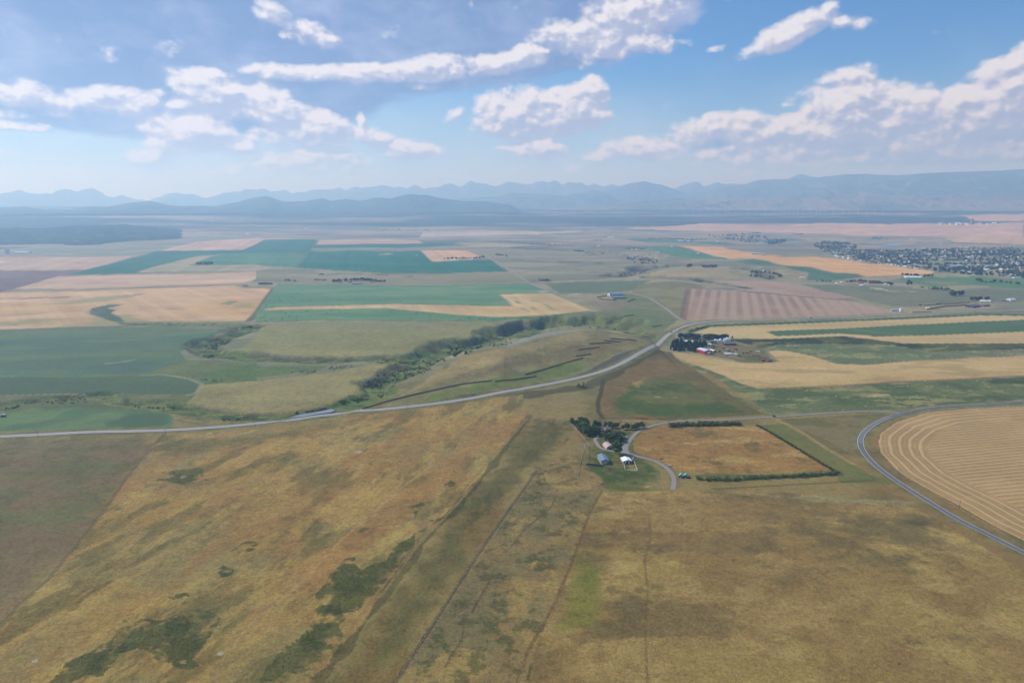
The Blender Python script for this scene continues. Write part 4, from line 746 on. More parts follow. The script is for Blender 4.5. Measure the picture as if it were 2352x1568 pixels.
def hill_mat(name, a, b, scale, c=None):
    m = bpy.data.materials.new(name); m.use_nodes = True; T = NT(m.node_tree); bs = T.n['Principled BSDF']
    p = T.new('ShaderNodeNewGeometry').outputs['Position']; n = T.noise(T.v('MULTIPLY', p, (1, .5, 1)), scale, 7, .62); n2 = T.noise(p, scale * 4, 6, .6)
    cc = T.mix(T.ss(n, .42, .58), lin(a) + [1], lin(b) + [1])
    if c: cc = T.mix(T.ss(n2, .5, .68), cc, lin(c) + [1])
    T.put(bs.inputs['Base Color'], cc); bs.inputs['Roughness'].default_value = 1; bs.inputs['Specular IOR Level'].default_value = 0; return m
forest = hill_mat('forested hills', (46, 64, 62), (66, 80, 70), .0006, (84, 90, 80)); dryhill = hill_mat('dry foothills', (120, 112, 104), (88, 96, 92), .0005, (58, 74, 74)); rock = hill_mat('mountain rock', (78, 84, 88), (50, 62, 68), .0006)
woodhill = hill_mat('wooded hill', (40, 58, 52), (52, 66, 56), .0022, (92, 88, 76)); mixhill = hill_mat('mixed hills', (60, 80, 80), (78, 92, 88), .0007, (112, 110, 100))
A0, A1, A2, A3 = 'A0', 'A1', 'A2', 'A3'
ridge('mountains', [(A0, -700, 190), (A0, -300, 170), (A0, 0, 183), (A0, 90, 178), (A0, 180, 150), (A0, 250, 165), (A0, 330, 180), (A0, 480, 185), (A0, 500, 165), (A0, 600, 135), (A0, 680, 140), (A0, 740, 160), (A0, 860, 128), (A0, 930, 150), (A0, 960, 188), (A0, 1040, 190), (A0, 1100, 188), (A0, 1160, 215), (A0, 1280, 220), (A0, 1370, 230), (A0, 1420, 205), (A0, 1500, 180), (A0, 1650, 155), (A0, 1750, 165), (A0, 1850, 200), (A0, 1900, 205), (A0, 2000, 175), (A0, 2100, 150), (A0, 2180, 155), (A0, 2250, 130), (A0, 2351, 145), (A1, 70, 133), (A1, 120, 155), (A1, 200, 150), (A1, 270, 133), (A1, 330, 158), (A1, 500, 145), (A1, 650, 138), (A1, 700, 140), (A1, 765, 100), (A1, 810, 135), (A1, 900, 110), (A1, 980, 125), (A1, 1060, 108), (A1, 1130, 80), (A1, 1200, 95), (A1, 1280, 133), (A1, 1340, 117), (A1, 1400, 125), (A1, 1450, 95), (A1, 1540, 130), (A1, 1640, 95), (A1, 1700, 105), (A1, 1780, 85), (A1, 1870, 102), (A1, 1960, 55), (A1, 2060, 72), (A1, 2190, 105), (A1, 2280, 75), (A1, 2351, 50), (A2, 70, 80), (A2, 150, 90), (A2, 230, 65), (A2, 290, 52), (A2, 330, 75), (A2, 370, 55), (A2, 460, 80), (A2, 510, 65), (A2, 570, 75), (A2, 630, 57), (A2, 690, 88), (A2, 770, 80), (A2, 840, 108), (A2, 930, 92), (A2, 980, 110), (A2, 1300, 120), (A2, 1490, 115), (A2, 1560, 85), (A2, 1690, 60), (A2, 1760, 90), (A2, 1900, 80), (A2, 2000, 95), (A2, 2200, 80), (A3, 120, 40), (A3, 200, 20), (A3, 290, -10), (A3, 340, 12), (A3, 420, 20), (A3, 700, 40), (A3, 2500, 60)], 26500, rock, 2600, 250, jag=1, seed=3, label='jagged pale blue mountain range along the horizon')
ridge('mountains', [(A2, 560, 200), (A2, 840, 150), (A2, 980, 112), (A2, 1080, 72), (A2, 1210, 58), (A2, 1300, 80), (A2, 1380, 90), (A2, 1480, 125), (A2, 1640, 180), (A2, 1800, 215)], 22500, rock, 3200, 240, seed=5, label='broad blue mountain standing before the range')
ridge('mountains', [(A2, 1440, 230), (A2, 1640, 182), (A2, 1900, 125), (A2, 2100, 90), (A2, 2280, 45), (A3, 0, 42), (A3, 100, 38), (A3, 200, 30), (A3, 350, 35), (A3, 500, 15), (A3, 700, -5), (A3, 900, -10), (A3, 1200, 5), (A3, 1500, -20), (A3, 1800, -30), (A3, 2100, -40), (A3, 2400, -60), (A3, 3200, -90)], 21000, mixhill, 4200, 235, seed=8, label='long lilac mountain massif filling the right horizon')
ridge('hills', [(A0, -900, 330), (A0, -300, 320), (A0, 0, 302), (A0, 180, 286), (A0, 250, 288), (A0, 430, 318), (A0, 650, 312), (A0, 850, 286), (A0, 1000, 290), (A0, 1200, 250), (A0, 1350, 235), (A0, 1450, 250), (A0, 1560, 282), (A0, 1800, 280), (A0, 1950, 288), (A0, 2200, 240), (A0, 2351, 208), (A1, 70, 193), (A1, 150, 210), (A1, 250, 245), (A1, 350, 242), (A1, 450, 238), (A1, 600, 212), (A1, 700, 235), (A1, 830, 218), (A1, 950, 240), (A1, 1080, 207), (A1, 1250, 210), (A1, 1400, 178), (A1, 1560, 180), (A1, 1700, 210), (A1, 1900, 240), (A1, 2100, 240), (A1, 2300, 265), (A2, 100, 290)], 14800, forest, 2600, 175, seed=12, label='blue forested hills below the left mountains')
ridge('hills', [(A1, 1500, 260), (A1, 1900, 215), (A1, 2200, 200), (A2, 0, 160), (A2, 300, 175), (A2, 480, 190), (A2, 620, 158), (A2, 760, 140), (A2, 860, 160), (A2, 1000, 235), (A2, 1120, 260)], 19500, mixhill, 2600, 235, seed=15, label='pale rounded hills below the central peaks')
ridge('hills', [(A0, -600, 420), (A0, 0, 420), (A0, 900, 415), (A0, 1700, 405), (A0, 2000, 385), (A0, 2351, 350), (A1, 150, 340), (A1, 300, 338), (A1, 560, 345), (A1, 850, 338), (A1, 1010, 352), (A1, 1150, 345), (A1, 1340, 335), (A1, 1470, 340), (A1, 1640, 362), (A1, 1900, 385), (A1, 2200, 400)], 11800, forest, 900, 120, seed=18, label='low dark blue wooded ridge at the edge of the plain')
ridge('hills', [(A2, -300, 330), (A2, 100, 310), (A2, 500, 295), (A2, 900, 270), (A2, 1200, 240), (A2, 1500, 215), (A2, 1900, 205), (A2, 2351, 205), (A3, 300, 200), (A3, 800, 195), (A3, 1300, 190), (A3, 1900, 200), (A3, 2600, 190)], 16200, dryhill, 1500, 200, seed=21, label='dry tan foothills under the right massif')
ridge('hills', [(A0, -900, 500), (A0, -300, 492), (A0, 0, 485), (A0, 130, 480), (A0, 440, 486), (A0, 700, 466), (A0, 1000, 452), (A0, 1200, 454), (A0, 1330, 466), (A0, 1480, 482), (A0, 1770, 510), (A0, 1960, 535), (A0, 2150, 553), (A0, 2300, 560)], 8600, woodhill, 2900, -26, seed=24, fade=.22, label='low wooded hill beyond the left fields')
# ------------------------------------------------------------------ materials of the built things
M = {}
def dm(nm, *a, **kw): M[nm] = mat(nm.replace('_', ' '), *a, **kw)
dm('bark', (92, 80, 66), .95); dm('leaf_dark', (80, 94, 48), .9, .5, 1.1, k=.85, objvar=.22, spec=.15); dm('leaf_mid', (104, 114, 56), .9, .45, 1.1, k=.8, objvar=.2, spec=.15); dm('leaf_grey', (128, 124, 106), .95, .3, 1.1, k=.7, objvar=.15)
dm('needle', (56, 70, 46), .9, .45, 1.2, k=.8, objvar=.25, spec=.1); dm('twig', (150, 138, 120), .95, .2); dm('leaf_far', (62, 78, 52), .95, .45, .4, k=.85, objvar=.3, spec=.05)
dm('blue_grey_tin', (120, 140, 160), .45, .06, .3, metal=.2, k=.9); dm('white_tin', (228, 230, 232), .5, .05, .3); dm('pale_tin', (196, 204, 212), .45, .08, .3, metal=.15); dm('red_paint', (176, 34, 36), .6, .08, .5); dm('green_tin', (120, 176, 150), .5, .08)
dm('brown_roof', (116, 98, 96), .85, .12); dm('pink_roof', (176, 152, 150), .7, .08); dm('dark_wood', (90, 78, 66), .9, .15); dm('tan_wall', (152, 136, 118), .85, .1); dm('white_wall', (222, 220, 214), .75, .06); dm('gap_shade', (24, 24, 28), .95, .2); dm('weathered_wood', (168, 156, 140), .9, .15); dm('glass', (40, 48, 56), .15, .05, spec=.5)
dm('purple_roof', (104, 86, 108), .7, .1); dm('teal_roof', (120, 190, 180), .6, .06); dm('grey_roof', (128, 126, 128), .85, .12, objvar=.15); dm('straw', (176, 152, 106), .95, .25, 2.0, objvar=.12); dm('dark_straw', (92, 82, 62), .95, .25, 2.0, objvar=.12); dm('orange_net', (226, 92, 44), .8, .1); dm('rust_brown', (132, 92, 78), .9, .2)
dm('black_paint', (28, 30, 34), .35, .05, spec=.5); dm('white_paint', (226, 226, 226), .35, .04, spec=.5); dm('silver_paint', (150, 154, 160), .35, .05, metal=.4); dm('orange_paint', (214, 96, 44), .4, .05); dm('dark_red_paint', (120, 36, 34), .5, .1); dm('green_paint', (48, 92, 52), .5, .1); dm('blue_paint', (60, 84, 130), .45, .08); dm('tyre', (26, 26, 26), .9, .1); dm('pale_blue_paint', (170, 196, 214), .5, .1)
dm('creosote', (84, 70, 58), .95, .15); dm('galvanised', (190, 194, 198), .4, .08, metal=.3); dm('stone', (170, 166, 158), .95, .15)

# ------------------------------------------------------------------ trees
def leaf_cloud(kind, h, n, leaf, seed):
    """many small leaf clumps spread through a crown"""
    r = np.random.default_rng(seed); P = []; N = []
    if kind == 'round':
        lobes = [(r.uniform(-.24, .24) * h, r.uniform(-.24, .24) * h, r.uniform(.30, .80) * h, r.uniform(.13, .23) * h) for _ in range(11)] + [(0, 0, .62 * h, .27 * h), (r.uniform(-.1, .1) * h, 0, .84 * h, .15 * h)]
        for i in range(n):
            x, y, z, q = lobes[r.integers(len(lobes))]; d = r.normal(size=3); d /= np.linalg.norm(d); d[2] = d[2] * .8 + .1
            P.append(np.array([x, y, z]) + d * q * r.uniform(.72, 1.06)); N.append(d)
    elif kind == 'cone':
        for i in range(n):
            t = r.uniform(0, 1) ** .75; z = h * (.06 + .94 * (1 - t) ) if False else h * (.05 + .95 * r.beta(1.0, 1.7)); q = .20 * h * (1 - z / h) ** .85 * r.uniform(.55, 1.1) * (1 + .22 * math.sin(z * 5.2)); a = r.uniform(0, 2 * math.pi)
            P.append(np.array([math.cos(a) * q, math.sin(a) * q, z])); N.append(np.array([math.cos(a), math.sin(a), .35]))
    else:
        lobes = [(r.uniform(-.6, .6) * h, r.uniform(-.6, .6) * h, r.uniform(.25, .6) * h, r.uniform(.25, .42) * h) for _ in range(7)]
        for i in range(n):
            x, y, z, q = lobes[r.integers(len(lobes))]; d = r.normal(size=3); d /= np.linalg.norm(d)
            p = np.array([x, y, z]) + d * q * r.uniform(.7, 1.05); p[2] = abs(p[2]); P.append(p); N.append(d)
    V = []; F = []
    for p, nn in zip(P, N):
        a = r.normal(size=3) + nn * .6; a = np.cross(a, nn + r.normal(size=3) * .45); a /= np.linalg.norm(a) + 1e-9; b = np.cross(nn + r.normal(size=3) * .4, a); b /= np.linalg.norm(b) + 1e-9
        s = leaf * r.uniform(.6, 1.35); k = len(V)
        V += [p - a * s - b * s * .7, p + a * s - b * s * .6, p + a * s * .8 + b * s * .8, p - a * s * .9 + b * s * .6]; F.append((k, k + 1, k + 2, k + 3))
    return V, F
def trunk_mb(h, r, limbs, seed):
    rr = random.Random(seed); mb = MB(); z = 0; p = (0, 0, -.3); q = r
    for i in range(4):
        e = (p[0] + rr.uniform(-.02, .02) * h, p[1] + rr.uniform(-.02, .02) * h, h * .17 * (i + 1)); mb.bar(p, e, q, 6); p = e; q *= .78
        for k in range(limbs):
            a = rr.uniform(0, 6.28); mb.bar(e, (e[0] + math.cos(a) * h * .20, e[1] + math.sin(a) * h * .20, e[2] + h * rr.uniform(.08, .2)), q * .5, 4)
    return mb
PROTO = {}
def proto(kind, far):
    """tree forms of unit height 10 m, near ones with trunk and crown as parts"""
    key = (kind, far)
    if key in PROTO: return PROTO[key]
    lst = []
    for s in range(4 if far else 5):
        if kind == 'leafy_tree': V, F = leaf_cloud('round', 10, 170 if far else 950, .95 if far else .42, 100 + s); tb = trunk_mb(10, .26, 2, s); mk = 'leaf_dark' if s % 3 else 'leaf_mid'
        elif kind == 'spruce_tree': V, F = leaf_cloud('cone', 10, 170 if far else 700, .75 if far else .40, 200 + s); tb = MB().bar((0, 0, -.3), (0, 0, 8), .16, 6); mk = 'needle'
        elif kind == 'shrub': V, F = leaf_cloud('bush', 4, 90 if far else 420, .6 if far else .32, 300 + s); tb = MB().bar((0, 0, -.2), (0, 0, 1.6), .10, 5).bar((0, 0, .4), (1.2, .6, 2), .06, 4).bar((0, 0, .4), (-.9, .7, 2), .06, 4); mk = 'leaf_dark' if s % 2 else 'leaf_mid'
        else: V, F = leaf_cloud('round', 10, 160, .30, 400 + s); tb = trunk_mb(10, .2, 5, s + 9); mk = 'leaf_grey'
        if far:
            mb = tb; mb.cur = 1; mb.add(V, F); me = bpy.data.meshes.new(kind); me.from_pydata(mb.v, [], mb.f); me.materials.append(M['bark']); me.materials.append(M['leaf_far'] if kind == 'leafy_tree' else M[mk]); me.polygons.foreach_set('material_index', mb.mi); lst.append(me)
        else:
            a = bpy.data.meshes.new('trunk'); a.from_pydata(tb.v, [], tb.f); a.materials.append(M['bark'] if kind != 'bare_tree' else M['twig'])
            b = bpy.data.meshes.new('crown'); b.from_pydata([tuple(v) for v in V], [], F); b.materials.append(M[mk]); lst.append((a, b))
    PROTO[key] = lst; return lst
TREE_N = [0]
def plant(kind, p, h, label, group, far=True, wide=1.0):
    TREE_N[0] += 1; ref = 4.0 if kind == 'shrub' else 10.0; s = h / ref; lst = proto(kind, far); me = lst[random.randrange(len(lst))]
    if far: o = bpy.data.objects.new(kind, me); COL.objects.link(o)
    else:
        o = empty(kind)
        for nm, d in (('trunk', me[0]), ('crown', me[1])):
            c = bpy.data.objects.new(nm, d); COL.objects.link(c); c.parent = o
    w = wide * random.uniform(.88, 1.15); o.location = (p[0], p[1], p[2] - .1); o.rotation_euler = (0, 0, random.uniform(0, 6.28)); o.scale = (s * w, s * w, s)
    return tag(o, label, 'shrub' if kind == 'shrub' else 'tree', group)
def inside_pts(P, n):
    """n spread points inside a ground polygon"""
    x0, y0 = P[:, 0].min(), P[:, 1].min(); x1, y1 = P[:, 0].max(), P[:, 1].max(); out = []
    while len(out) < n:
        x = random.uniform(x0, x1); y = random.uniform(y0, y1); ins = False; m = len(P)
        for i in range(m):
            xa, ya = P[i, 0], P[i, 1]; xb, yb = P[(i + 1) % m, 0], P[(i + 1) % m, 1]
            if (ya > y) != (yb > y) and x < (xb - xa) * (y - ya) / (yb - ya + 1e-12) + xa: ins = not ins
        if ins: out.append((x, y))
    z = land(np.array([a for a, b in out]), np.array([b for a, b in out])); return [(a, b, float(c)) for (a, b), c in zip(out, z)]
def along(P, n, jit=0.0):
    P = np.asarray(P)[:, :2]; d = np.concatenate([[0], np.cumsum(np.hypot(*np.diff(P, axis=0).T))]); out = []
    for i in range(n):
        s = d[-1] * (i + .5) / n + random.uniform(-.3, .3) * d[-1] / n; out.append((np.interp(s, d, P[:, 0]) + random.uniform(-jit, jit), np.interp(s, d, P[:, 1]) + random.uniform(-jit, jit)))
    a = np.array(out); return list(zip(a[:, 0], a[:, 1], land(a[:, 0], a[:, 1])))
def grove(t, pts, n, kind, h, label, group, far=True, line_=False, jit=3, wide=1.0):
    P = G(t, pts); q = along(P, n, jit) if line_ else inside_pts(P, n)
    for p in q: plant(kind, p, random.uniform(*h), label, group, far, wide)
# farmstead in the lawn
grove('F', [(120, 215), (540, 250), (650, 330), (610, 420), (420, 440), (320, 425), (230, 330)], 26, 'leafy_tree', (10, 14), 'dark leafy tree in the thick grove left of the brown farmhouse', 'trees of the grove left of the farmhouse', False)
grove('F', [(110, 190), (330, 190)], 7, 'shrub', (3.5, 5), 'dark shrub at the far left corner of the farm grove', 'shrubs at the corner of the farm grove', False, True, 2)
grove('F', [(560, 290), (700, 262), (850, 268), (1000, 300), (1150, 320), (1320, 320), (1440, 270)], 20, 'leafy_tree', (7, 10), 'dark leafy tree in the belt behind the brown farmhouse', 'trees in the belt behind the farmhouse', False, True, 4)
for i, (x, y, h) in enumerate(((560, 240, 11), (640, 235, 12), (1020, 262, 11), (1130, 275, 10), (1240, 280, 9), (1310, 280, 9))): plant('bare_tree', G1('F', x, y), h, 'bare pale grey tree standing in the belt behind the farmhouse', 'bare trees in the belt behind the farmhouse', False)
for x, y, h, lb in ((760, 530, 14, 'tall dark tree at the left end of the clump in front of the farmhouse'), (850, 560, 15, 'tall dark tree in the middle of the clump in front of the farmhouse'), (940, 540, 15, 'tall dark tree at the right of the clump in front of the farmhouse'), (800, 470, 13, 'dark tree at the back left of the clump before the farmhouse'), (980, 480, 12, 'dark tree at the back right of the clump before the farmhouse'), (1040, 530, 9, 'small tree beside the garden path at the clump edge'), (960, 775, 19, 'largest tree on the farm, beside the pink arched shed'), (620, 400, 12, 'lighter green tree directly left of the brown farmhouse')):
    plant('leafy_tree', G1('F', x, y), h, lb, None, False, 1.3)
for x, y, h, lb in ((1090, 410, 4.5, 'round dark bush inside the curve of the garden path'), (1110, 500, 3.5, 'yellowish bush at the end of the garden path'), (480, 440, 3, 'low bush beside the parked car on the driveway'), (1060, 545, 4, 'dark bush where the driveway meets the lane')): plant('shrub', G1('F', x, y), h, lb, None, False)
def hedge(t, pts, n, h, wid, label):
    P = along(G(t, pts), n, wid); V = []; F = []; r = random.Random(n); protos = [leaf_cloud('bush', 4, 60, .45, 900 + k) for k in range(4)]
    o0 = Vector(P[0])
    for p in P:
        v, f = protos[r.randrange(4)]; s = r.uniform(*h) / 4.0; a = r.uniform(0, 6.28); ca, sa = math.cos(a) * s, math.sin(a) * s; b = len(V)
        V += [(p[0] - o0.x + q[0] * ca - q[1] * sa, p[1] - o0.y + q[0] * sa + q[1] * ca, p[2] - o0.z + q[2] * s) for q in v]; F += [tuple(b + i for i in g) for g in f]
    o = mesh_obj('hedge', V, F, M['leaf_dark']); o.location = o0; tag(o, label, 'hedge')
hedge('D', [(1542, 979), (1580, 977), (1640, 976), (1700, 975)], 60, (3.5, 8), 3, 'tall ragged hedge below the pale lane, edging the fenced field')
hedge('D', [(1738, 977), (1760, 988), (1800, 1012), (1840, 1036), (1880, 1060), (1908, 1077), (1925, 1086)], 110, (2, 3.2), 1, 'thin dark diagonal hedge on the right edge of the fenced field')
hedge('D', [(1600, 1101), (1660, 1103), (1740, 1099), (1830, 1094), (1925, 1088)], 90, (2.5, 5.5), 2, 'ragged hedge along the near side of the fenced field')
# shelterbelts round the red barn
grove('G', [(330, 320), (420, 300), (560, 330), (880, 350), (890, 380), (760, 430), (730, 475), (500, 450), (310, 445)], 95, 'spruce_tree', (9, 13), 'dark spruce in the block of shelterbelt left of the red barn', 'spruces left of the red barn', wide=1.25)
grove('G', [(450, 240), (560, 245), (700, 260), (850, 262), (1000, 258), (1120, 262), (1215, 262)], 32, 'leafy_tree', (10, 14), 'leafy tree in the row behind the grain bins', 'trees in the row behind the grain bins', True, True, 5, 1.3)
grove('G', [(690, 330), (880, 320), (900, 360), (720, 370)], 9, 'leafy_tree', (6, 9), 'lighter leafy tree between the spruces and the white shed', 'trees between the spruces and white shed')
for x, y, lb in ((1000, 400, 'small tree close behind the red barn'), (1090, 470, 'small round tree between the red barn and white trailers'), (1290, 245, 'bush at the right end of the shelterbelt by the bins')): plant('leafy_tree', G1('G', x, y), 6, lb, None)
grove('G', [(610, 140), (700, 110), (800, 85), (900, 62)], 16, 'shrub', (3, 5), 'shrub in the green strip between highway and tan field', 'shrubs in the strip below the highway', True, True, 3)
# scattered far groups: sheet, line, number, height, label, group
for t, pts, n, h, kd, lb in (('A1', [(700, 985), (860, 975), (1000, 968), (1180, 985)], 26, (9, 15), 'leafy_tree', 'tree round the farmhouses behind the hay meadow'), ('A1', [(5, 1008), (150, 1006)], 10, (8, 12), 'leafy_tree', 'tree in the short row beside the small blue-grey shed'), ('A1', [(535, 968), (650, 970)], 8, (6, 9), 'leafy_tree', 'tree in the small clump left of the farmhouses'), ('A1', [(575, 918), (620, 918)], 4, (6, 8), 'leafy_tree', 'lone tree cluster in the pasture above the small clump'),
    ('A1', [(1730, 775), (1850, 772), (2000, 770), (2085, 760)], 24, (9, 16), 'leafy_tree', 'tree in the long row beside the pink square field'), ('A0', [(1800, 825), (1880, 825), (1960, 820)], 10, (12, 18), 'leafy_tree', 'tree in the isolated row in the green field far left'), ('A1', [(2200, 735), (2310, 748)], 9, (9, 13), 'leafy_tree', 'tree of the grove right of the straight gravel road'), ('A2', [(1045, 680), (1240, 682)], 14, (9, 13), 'leafy_tree', 'tree around the white farmstead above the gully'),
    ('A2', [(1250, 588), (1420, 592), (1560, 598), (1780, 600)], 26, (12, 20), 'leafy_tree', 'tree in the long dark belt left of the town'), ('A2', [(730, 603), (830, 603)], 5, (8, 12), 'leafy_tree', 'tree by the distant ranch beyond the gully'), ('A2', [(2200, 905), (2320, 900), (2400, 905), (2480, 940), (2330, 950)], 16, (9, 15), 'leafy_tree', 'tree around the red roofed farm below the gold field'), ('A2', [(2200, 935), (2270, 935)], 6, (8, 12), 'leafy_tree', 'pale tree in the clump below the red roofed farm'),
    ('A3', [(440, 975), (580, 978)], 5, (6, 9), 'leafy_tree', 'small tree beside the road to the town'), ('A3', [(700, 985), (850, 978), (1000, 995), (1150, 1012)], 26, (8, 13), 'leafy_tree', 'tree around the red roofed yard below the gold field edge'), ('A3', [(1230, 922), (1300, 925), (1420, 935), (1520, 935)], 12, (9, 13), 'leafy_tree', 'tree at the lower left edge of the town'), ('A3', [(1280, 985), (1330, 1005), (1240, 1015)], 5, (10, 16), 'leafy_tree', 'tree in the green hollow below the town'),
    ('A3', [(1900, 965), (2000, 990), (2150, 985), (2260, 1000), (2340, 1010)], 14, (8, 14), 'leafy_tree', 'tree on the green golf course at the right edge'), ('A3', [(1680, 1105), (1720, 1108)], 4, (13, 17), 'leafy_tree', 'tall tree in the left of two clumps on the open pasture'), ('A3', [(1755, 1105), (1775, 1105)], 2, (18, 20), 'leafy_tree', 'tall tree in the right of two clumps on the open pasture'), ('A3', [(1860, 1150), (1950, 1145), (2050, 1145)], 12, (9, 13), 'leafy_tree', 'tree in the dark row behind the purple roofed barn'),
    ('A2', [(1630, 850), (1640, 848)], 2, (18, 20), 'leafy_tree', 'lone tall tree on the gully slope below the green wedge'), ('A2', [(1750, 852), (1880, 852)], 9, (12, 16), 'leafy_tree', 'tree in the gully row below the green wedge'), ('A2', [(170, 640), (330, 645), (480, 640)], 12, (10, 15), 'leafy_tree', 'tree in the far hollow with scattered houses'), ('A2', [(560, 695), (660, 700)], 8, (10, 14), 'leafy_tree', 'tree in the dark hollow clump beyond the pasture'), ('A2', [(2200, 535), (2290, 535)], 8, (12, 16), 'leafy_tree', 'tree on the skyline of the bench above the gully'), ('A3', [(230, 545), (330, 548)], 8, (10, 16), 'leafy_tree', 'tree in the row at the lower edge of the wide tan field')):
    grove(t, pts, n, kd, h, lb, lb.split(' ', 1)[0] + 's: ' + lb, True, True, 6, 1.25)
# shrub thickets that nobody could count: coulee floor, gully woods, trees of the town
def thicket(name, spots, label, m, leaf=.8, nleaf=26, seed=1):
    r = np.random.default_rng(seed); V = []; F = []
    forms = [leaf_cloud('bush' if k % 2 else 'round', 4 if k % 2 else 5, nleaf, leaf, seed * 50 + k) for k in range(6)]
    for x, y, z, s in spots:
        v, f = forms[r.integers(6)]; a = r.uniform(0, 6.28); ca, sa = math.cos(a) * s, math.sin(a) * s; b = len(V)
        V += [(x + q[0] * ca - q[1] * sa, y + q[0] * sa + q[1] * ca, z + q[2] * s) for q in v]; F += [tuple(b + i for i in g) for g in f]
    o = mesh_obj(name, V, F, M[m]); tag(o, label, 'shrubs', kind='stuff'); return o
sp = []
for t, pts, n, s in (('B1', [(1720, 440), (1790, 420), (1960, 420), (2080, 440), (1960, 500), (1800, 525)], 90, 1.3), ('B1', [(1530, 570), (1680, 540), (1740, 570), (1560, 590)], 40, .9), ('B1', [(980, 785), (1060, 760), (1160, 790), (1060, 815)], 40, .9), ('B1', [(1180, 680), (1300, 640), (1500, 600), (1640, 630), (1500, 690), (1300, 740), (1000, 770)], 130, .8), ('B1', [(870, 905), (960, 890), (1030, 915), (940, 945)], 36, .8), ('B1', [(1110, 870), (1220, 860), (1140, 900)], 16, .7), ('B1', [(760, 930), (860, 900), (860, 950), (780, 960)], 26, .7), ('B1', [(280, 1060), (500, 1025), (690, 1000), (640, 1000), (420, 1030)], 40, .6),
    ('B0', [(1860, 430), (1960, 400), (2130, 350), (2120, 400), (1960, 460)], 70, 1.0), ('B0', [(2150, 260), (2290, 240), (2330, 260), (2170, 275)], 40, .9), ('B0', [(1840, 510), (1960, 500), (1960, 540)], 20, .8), ('B0', [(370, 960), (600, 915), (850, 900), (800, 935), (500, 960)], 50, .6), ('B0', [(0, 995), (190, 965), (150, 995), (0, 1015)], 26, .6), ('B0', [(1220, 960), (1300, 985), (1250, 995)], 10, .5), ('B0', [(1330, 985), (1560, 985), (1680, 1000), (1450, 1005)], 40, .5), ('B0', [(2030, 1090), (2330, 1060), (2330, 1100), (2050, 1120)], 30, .5), ('B0', [(1780, 720), (2050, 735), (1980, 755)], 26, .5),
    ('B1', [(2070, 330), (2340, 300), (2347, 420), (2150, 430)], 60, .8), ('B2', [(120, 260), (300, 220), (500, 210), (900, 230), (1000, 260), (600, 270), (300, 290)], 60, .9), ('B2', [(1040, 300), (1180, 330), (1290, 360), (1200, 365)], 30, .8), ('B1', [(1100, 560), (1380, 545), (1400, 575), (1120, 590)], 40, .7), ('B1', [(640, 615), (900, 600), (950, 610), (700, 640)], 36, .6), ('B1', [(300, 660), (600, 640), (480, 680)], 26, .6), ('B2', [(560, 785), (680, 775), (690, 812), (600, 800)], 14, 1.0)):
    for p in inside_pts(G(t, pts), int(n * .85)): sp.append((*p, random.uniform(.45, 1.1) * s))
thicket('coulee_shrubs', sp, 'dark shrubs crowding the floor and banks of the winding coulee', 'leaf_dark', .75, 40, 3)
sp = []
for t, pts, n, s in (('A2', [(1020, 770), (1150, 730), (1350, 760), (1330, 820), (1100, 815)], 120, 2.0), ('A2', [(900, 925), (1060, 890), (1250, 880), (1050, 930)], 40, 1.6), ('A2', [(1800, 560), (2100, 540), (2351, 570), (2351, 630), (2000, 600)], 150, 3.0), ('A3', [(0, 590), (160, 592), (160, 625), (0, 640)], 90, 3.0), ('A3', [(410, 640), (500, 620), (650, 615), (820, 650), (800, 680), (500, 680)], 240, 3.0), ('A2', [(560, 680), (860, 715), (860, 750), (700, 740)], 50, 1.6), ('A3', [(1400, 1030), (1650, 1040), (1700, 1065), (1500, 1050)], 40, 1.6), ('A1', [(1100, 495), (1200, 495), (1340, 498), (1700, 505), (1700, 515), (1100, 505)], 30, 2.6), ('A3', [(940, 575), (1040, 572), (1150, 590), (950, 592)], 26, 2.4), ('A1', [(200, 965), (380, 970), (360, 978)], 14, 1.4), ('A2', [(200, 970), (340, 965), (330, 978)], 16, 1.6), ('A3', [(1660, 670), (1800, 670), (2351, 680), (2351, 700), (1660, 690)], 60, 2.6)):
    for p in inside_pts(G(t, pts), n): sp.append((*p, random.uniform(.6, 1.2) * s))
thicket('gully_woods', sp, 'bluish woods filling the distant gullies and slopes', 'leaf_far', .95, 26, 5)
TOWN = [(480, 692), (640, 690), (900, 690), (1300, 690), (1800, 695), (2500, 695), (2500, 900), (2351, 950), (2100, 925), (1700, 930), (1560, 890), (1500, 868), (1150, 818), (800, 775), (560, 725)]
sp = []
for p in inside_pts(G('A3', TOWN), 3300): sp.append((*p, random.uniform(1.4, 2.8)))
GAPS = [G('A3', [(1480, 792), (1835, 788), (1845, 818), (1520, 820)])]
def in_gap(x, y):
    P = GAPS[0]; ins = False
    for i in range(len(P)):
        xa, ya = P[i, 0], P[i, 1]; xb, yb = P[(i + 1) % len(P), 0], P[(i + 1) % len(P), 1]
        if (ya > y) != (yb > y) and x < (xb - xa) * (y - ya) / (yb - ya) + xa: ins = not ins
    return ins
def in_street(x, y):
    a, b = rot2(x, y, R(-20)); return (a % 150) < 22 or (b % 95) < 16
def rot2(x, y, a): return x * math.cos(a) - y * math.sin(a), x * math.sin(a) + y * math.cos(a)
sp = [s for s in sp if not in_gap(s[0], s[1]) and not in_street(s[0], s[1]) and vnoise(np.array([s[0] / 160]), np.array([s[1] / 160]), 77)[0] > .22]
thicket('town_trees', sp, 'dense street and garden trees growing all through the town', 'leaf_far', 1.0, 30, 7)
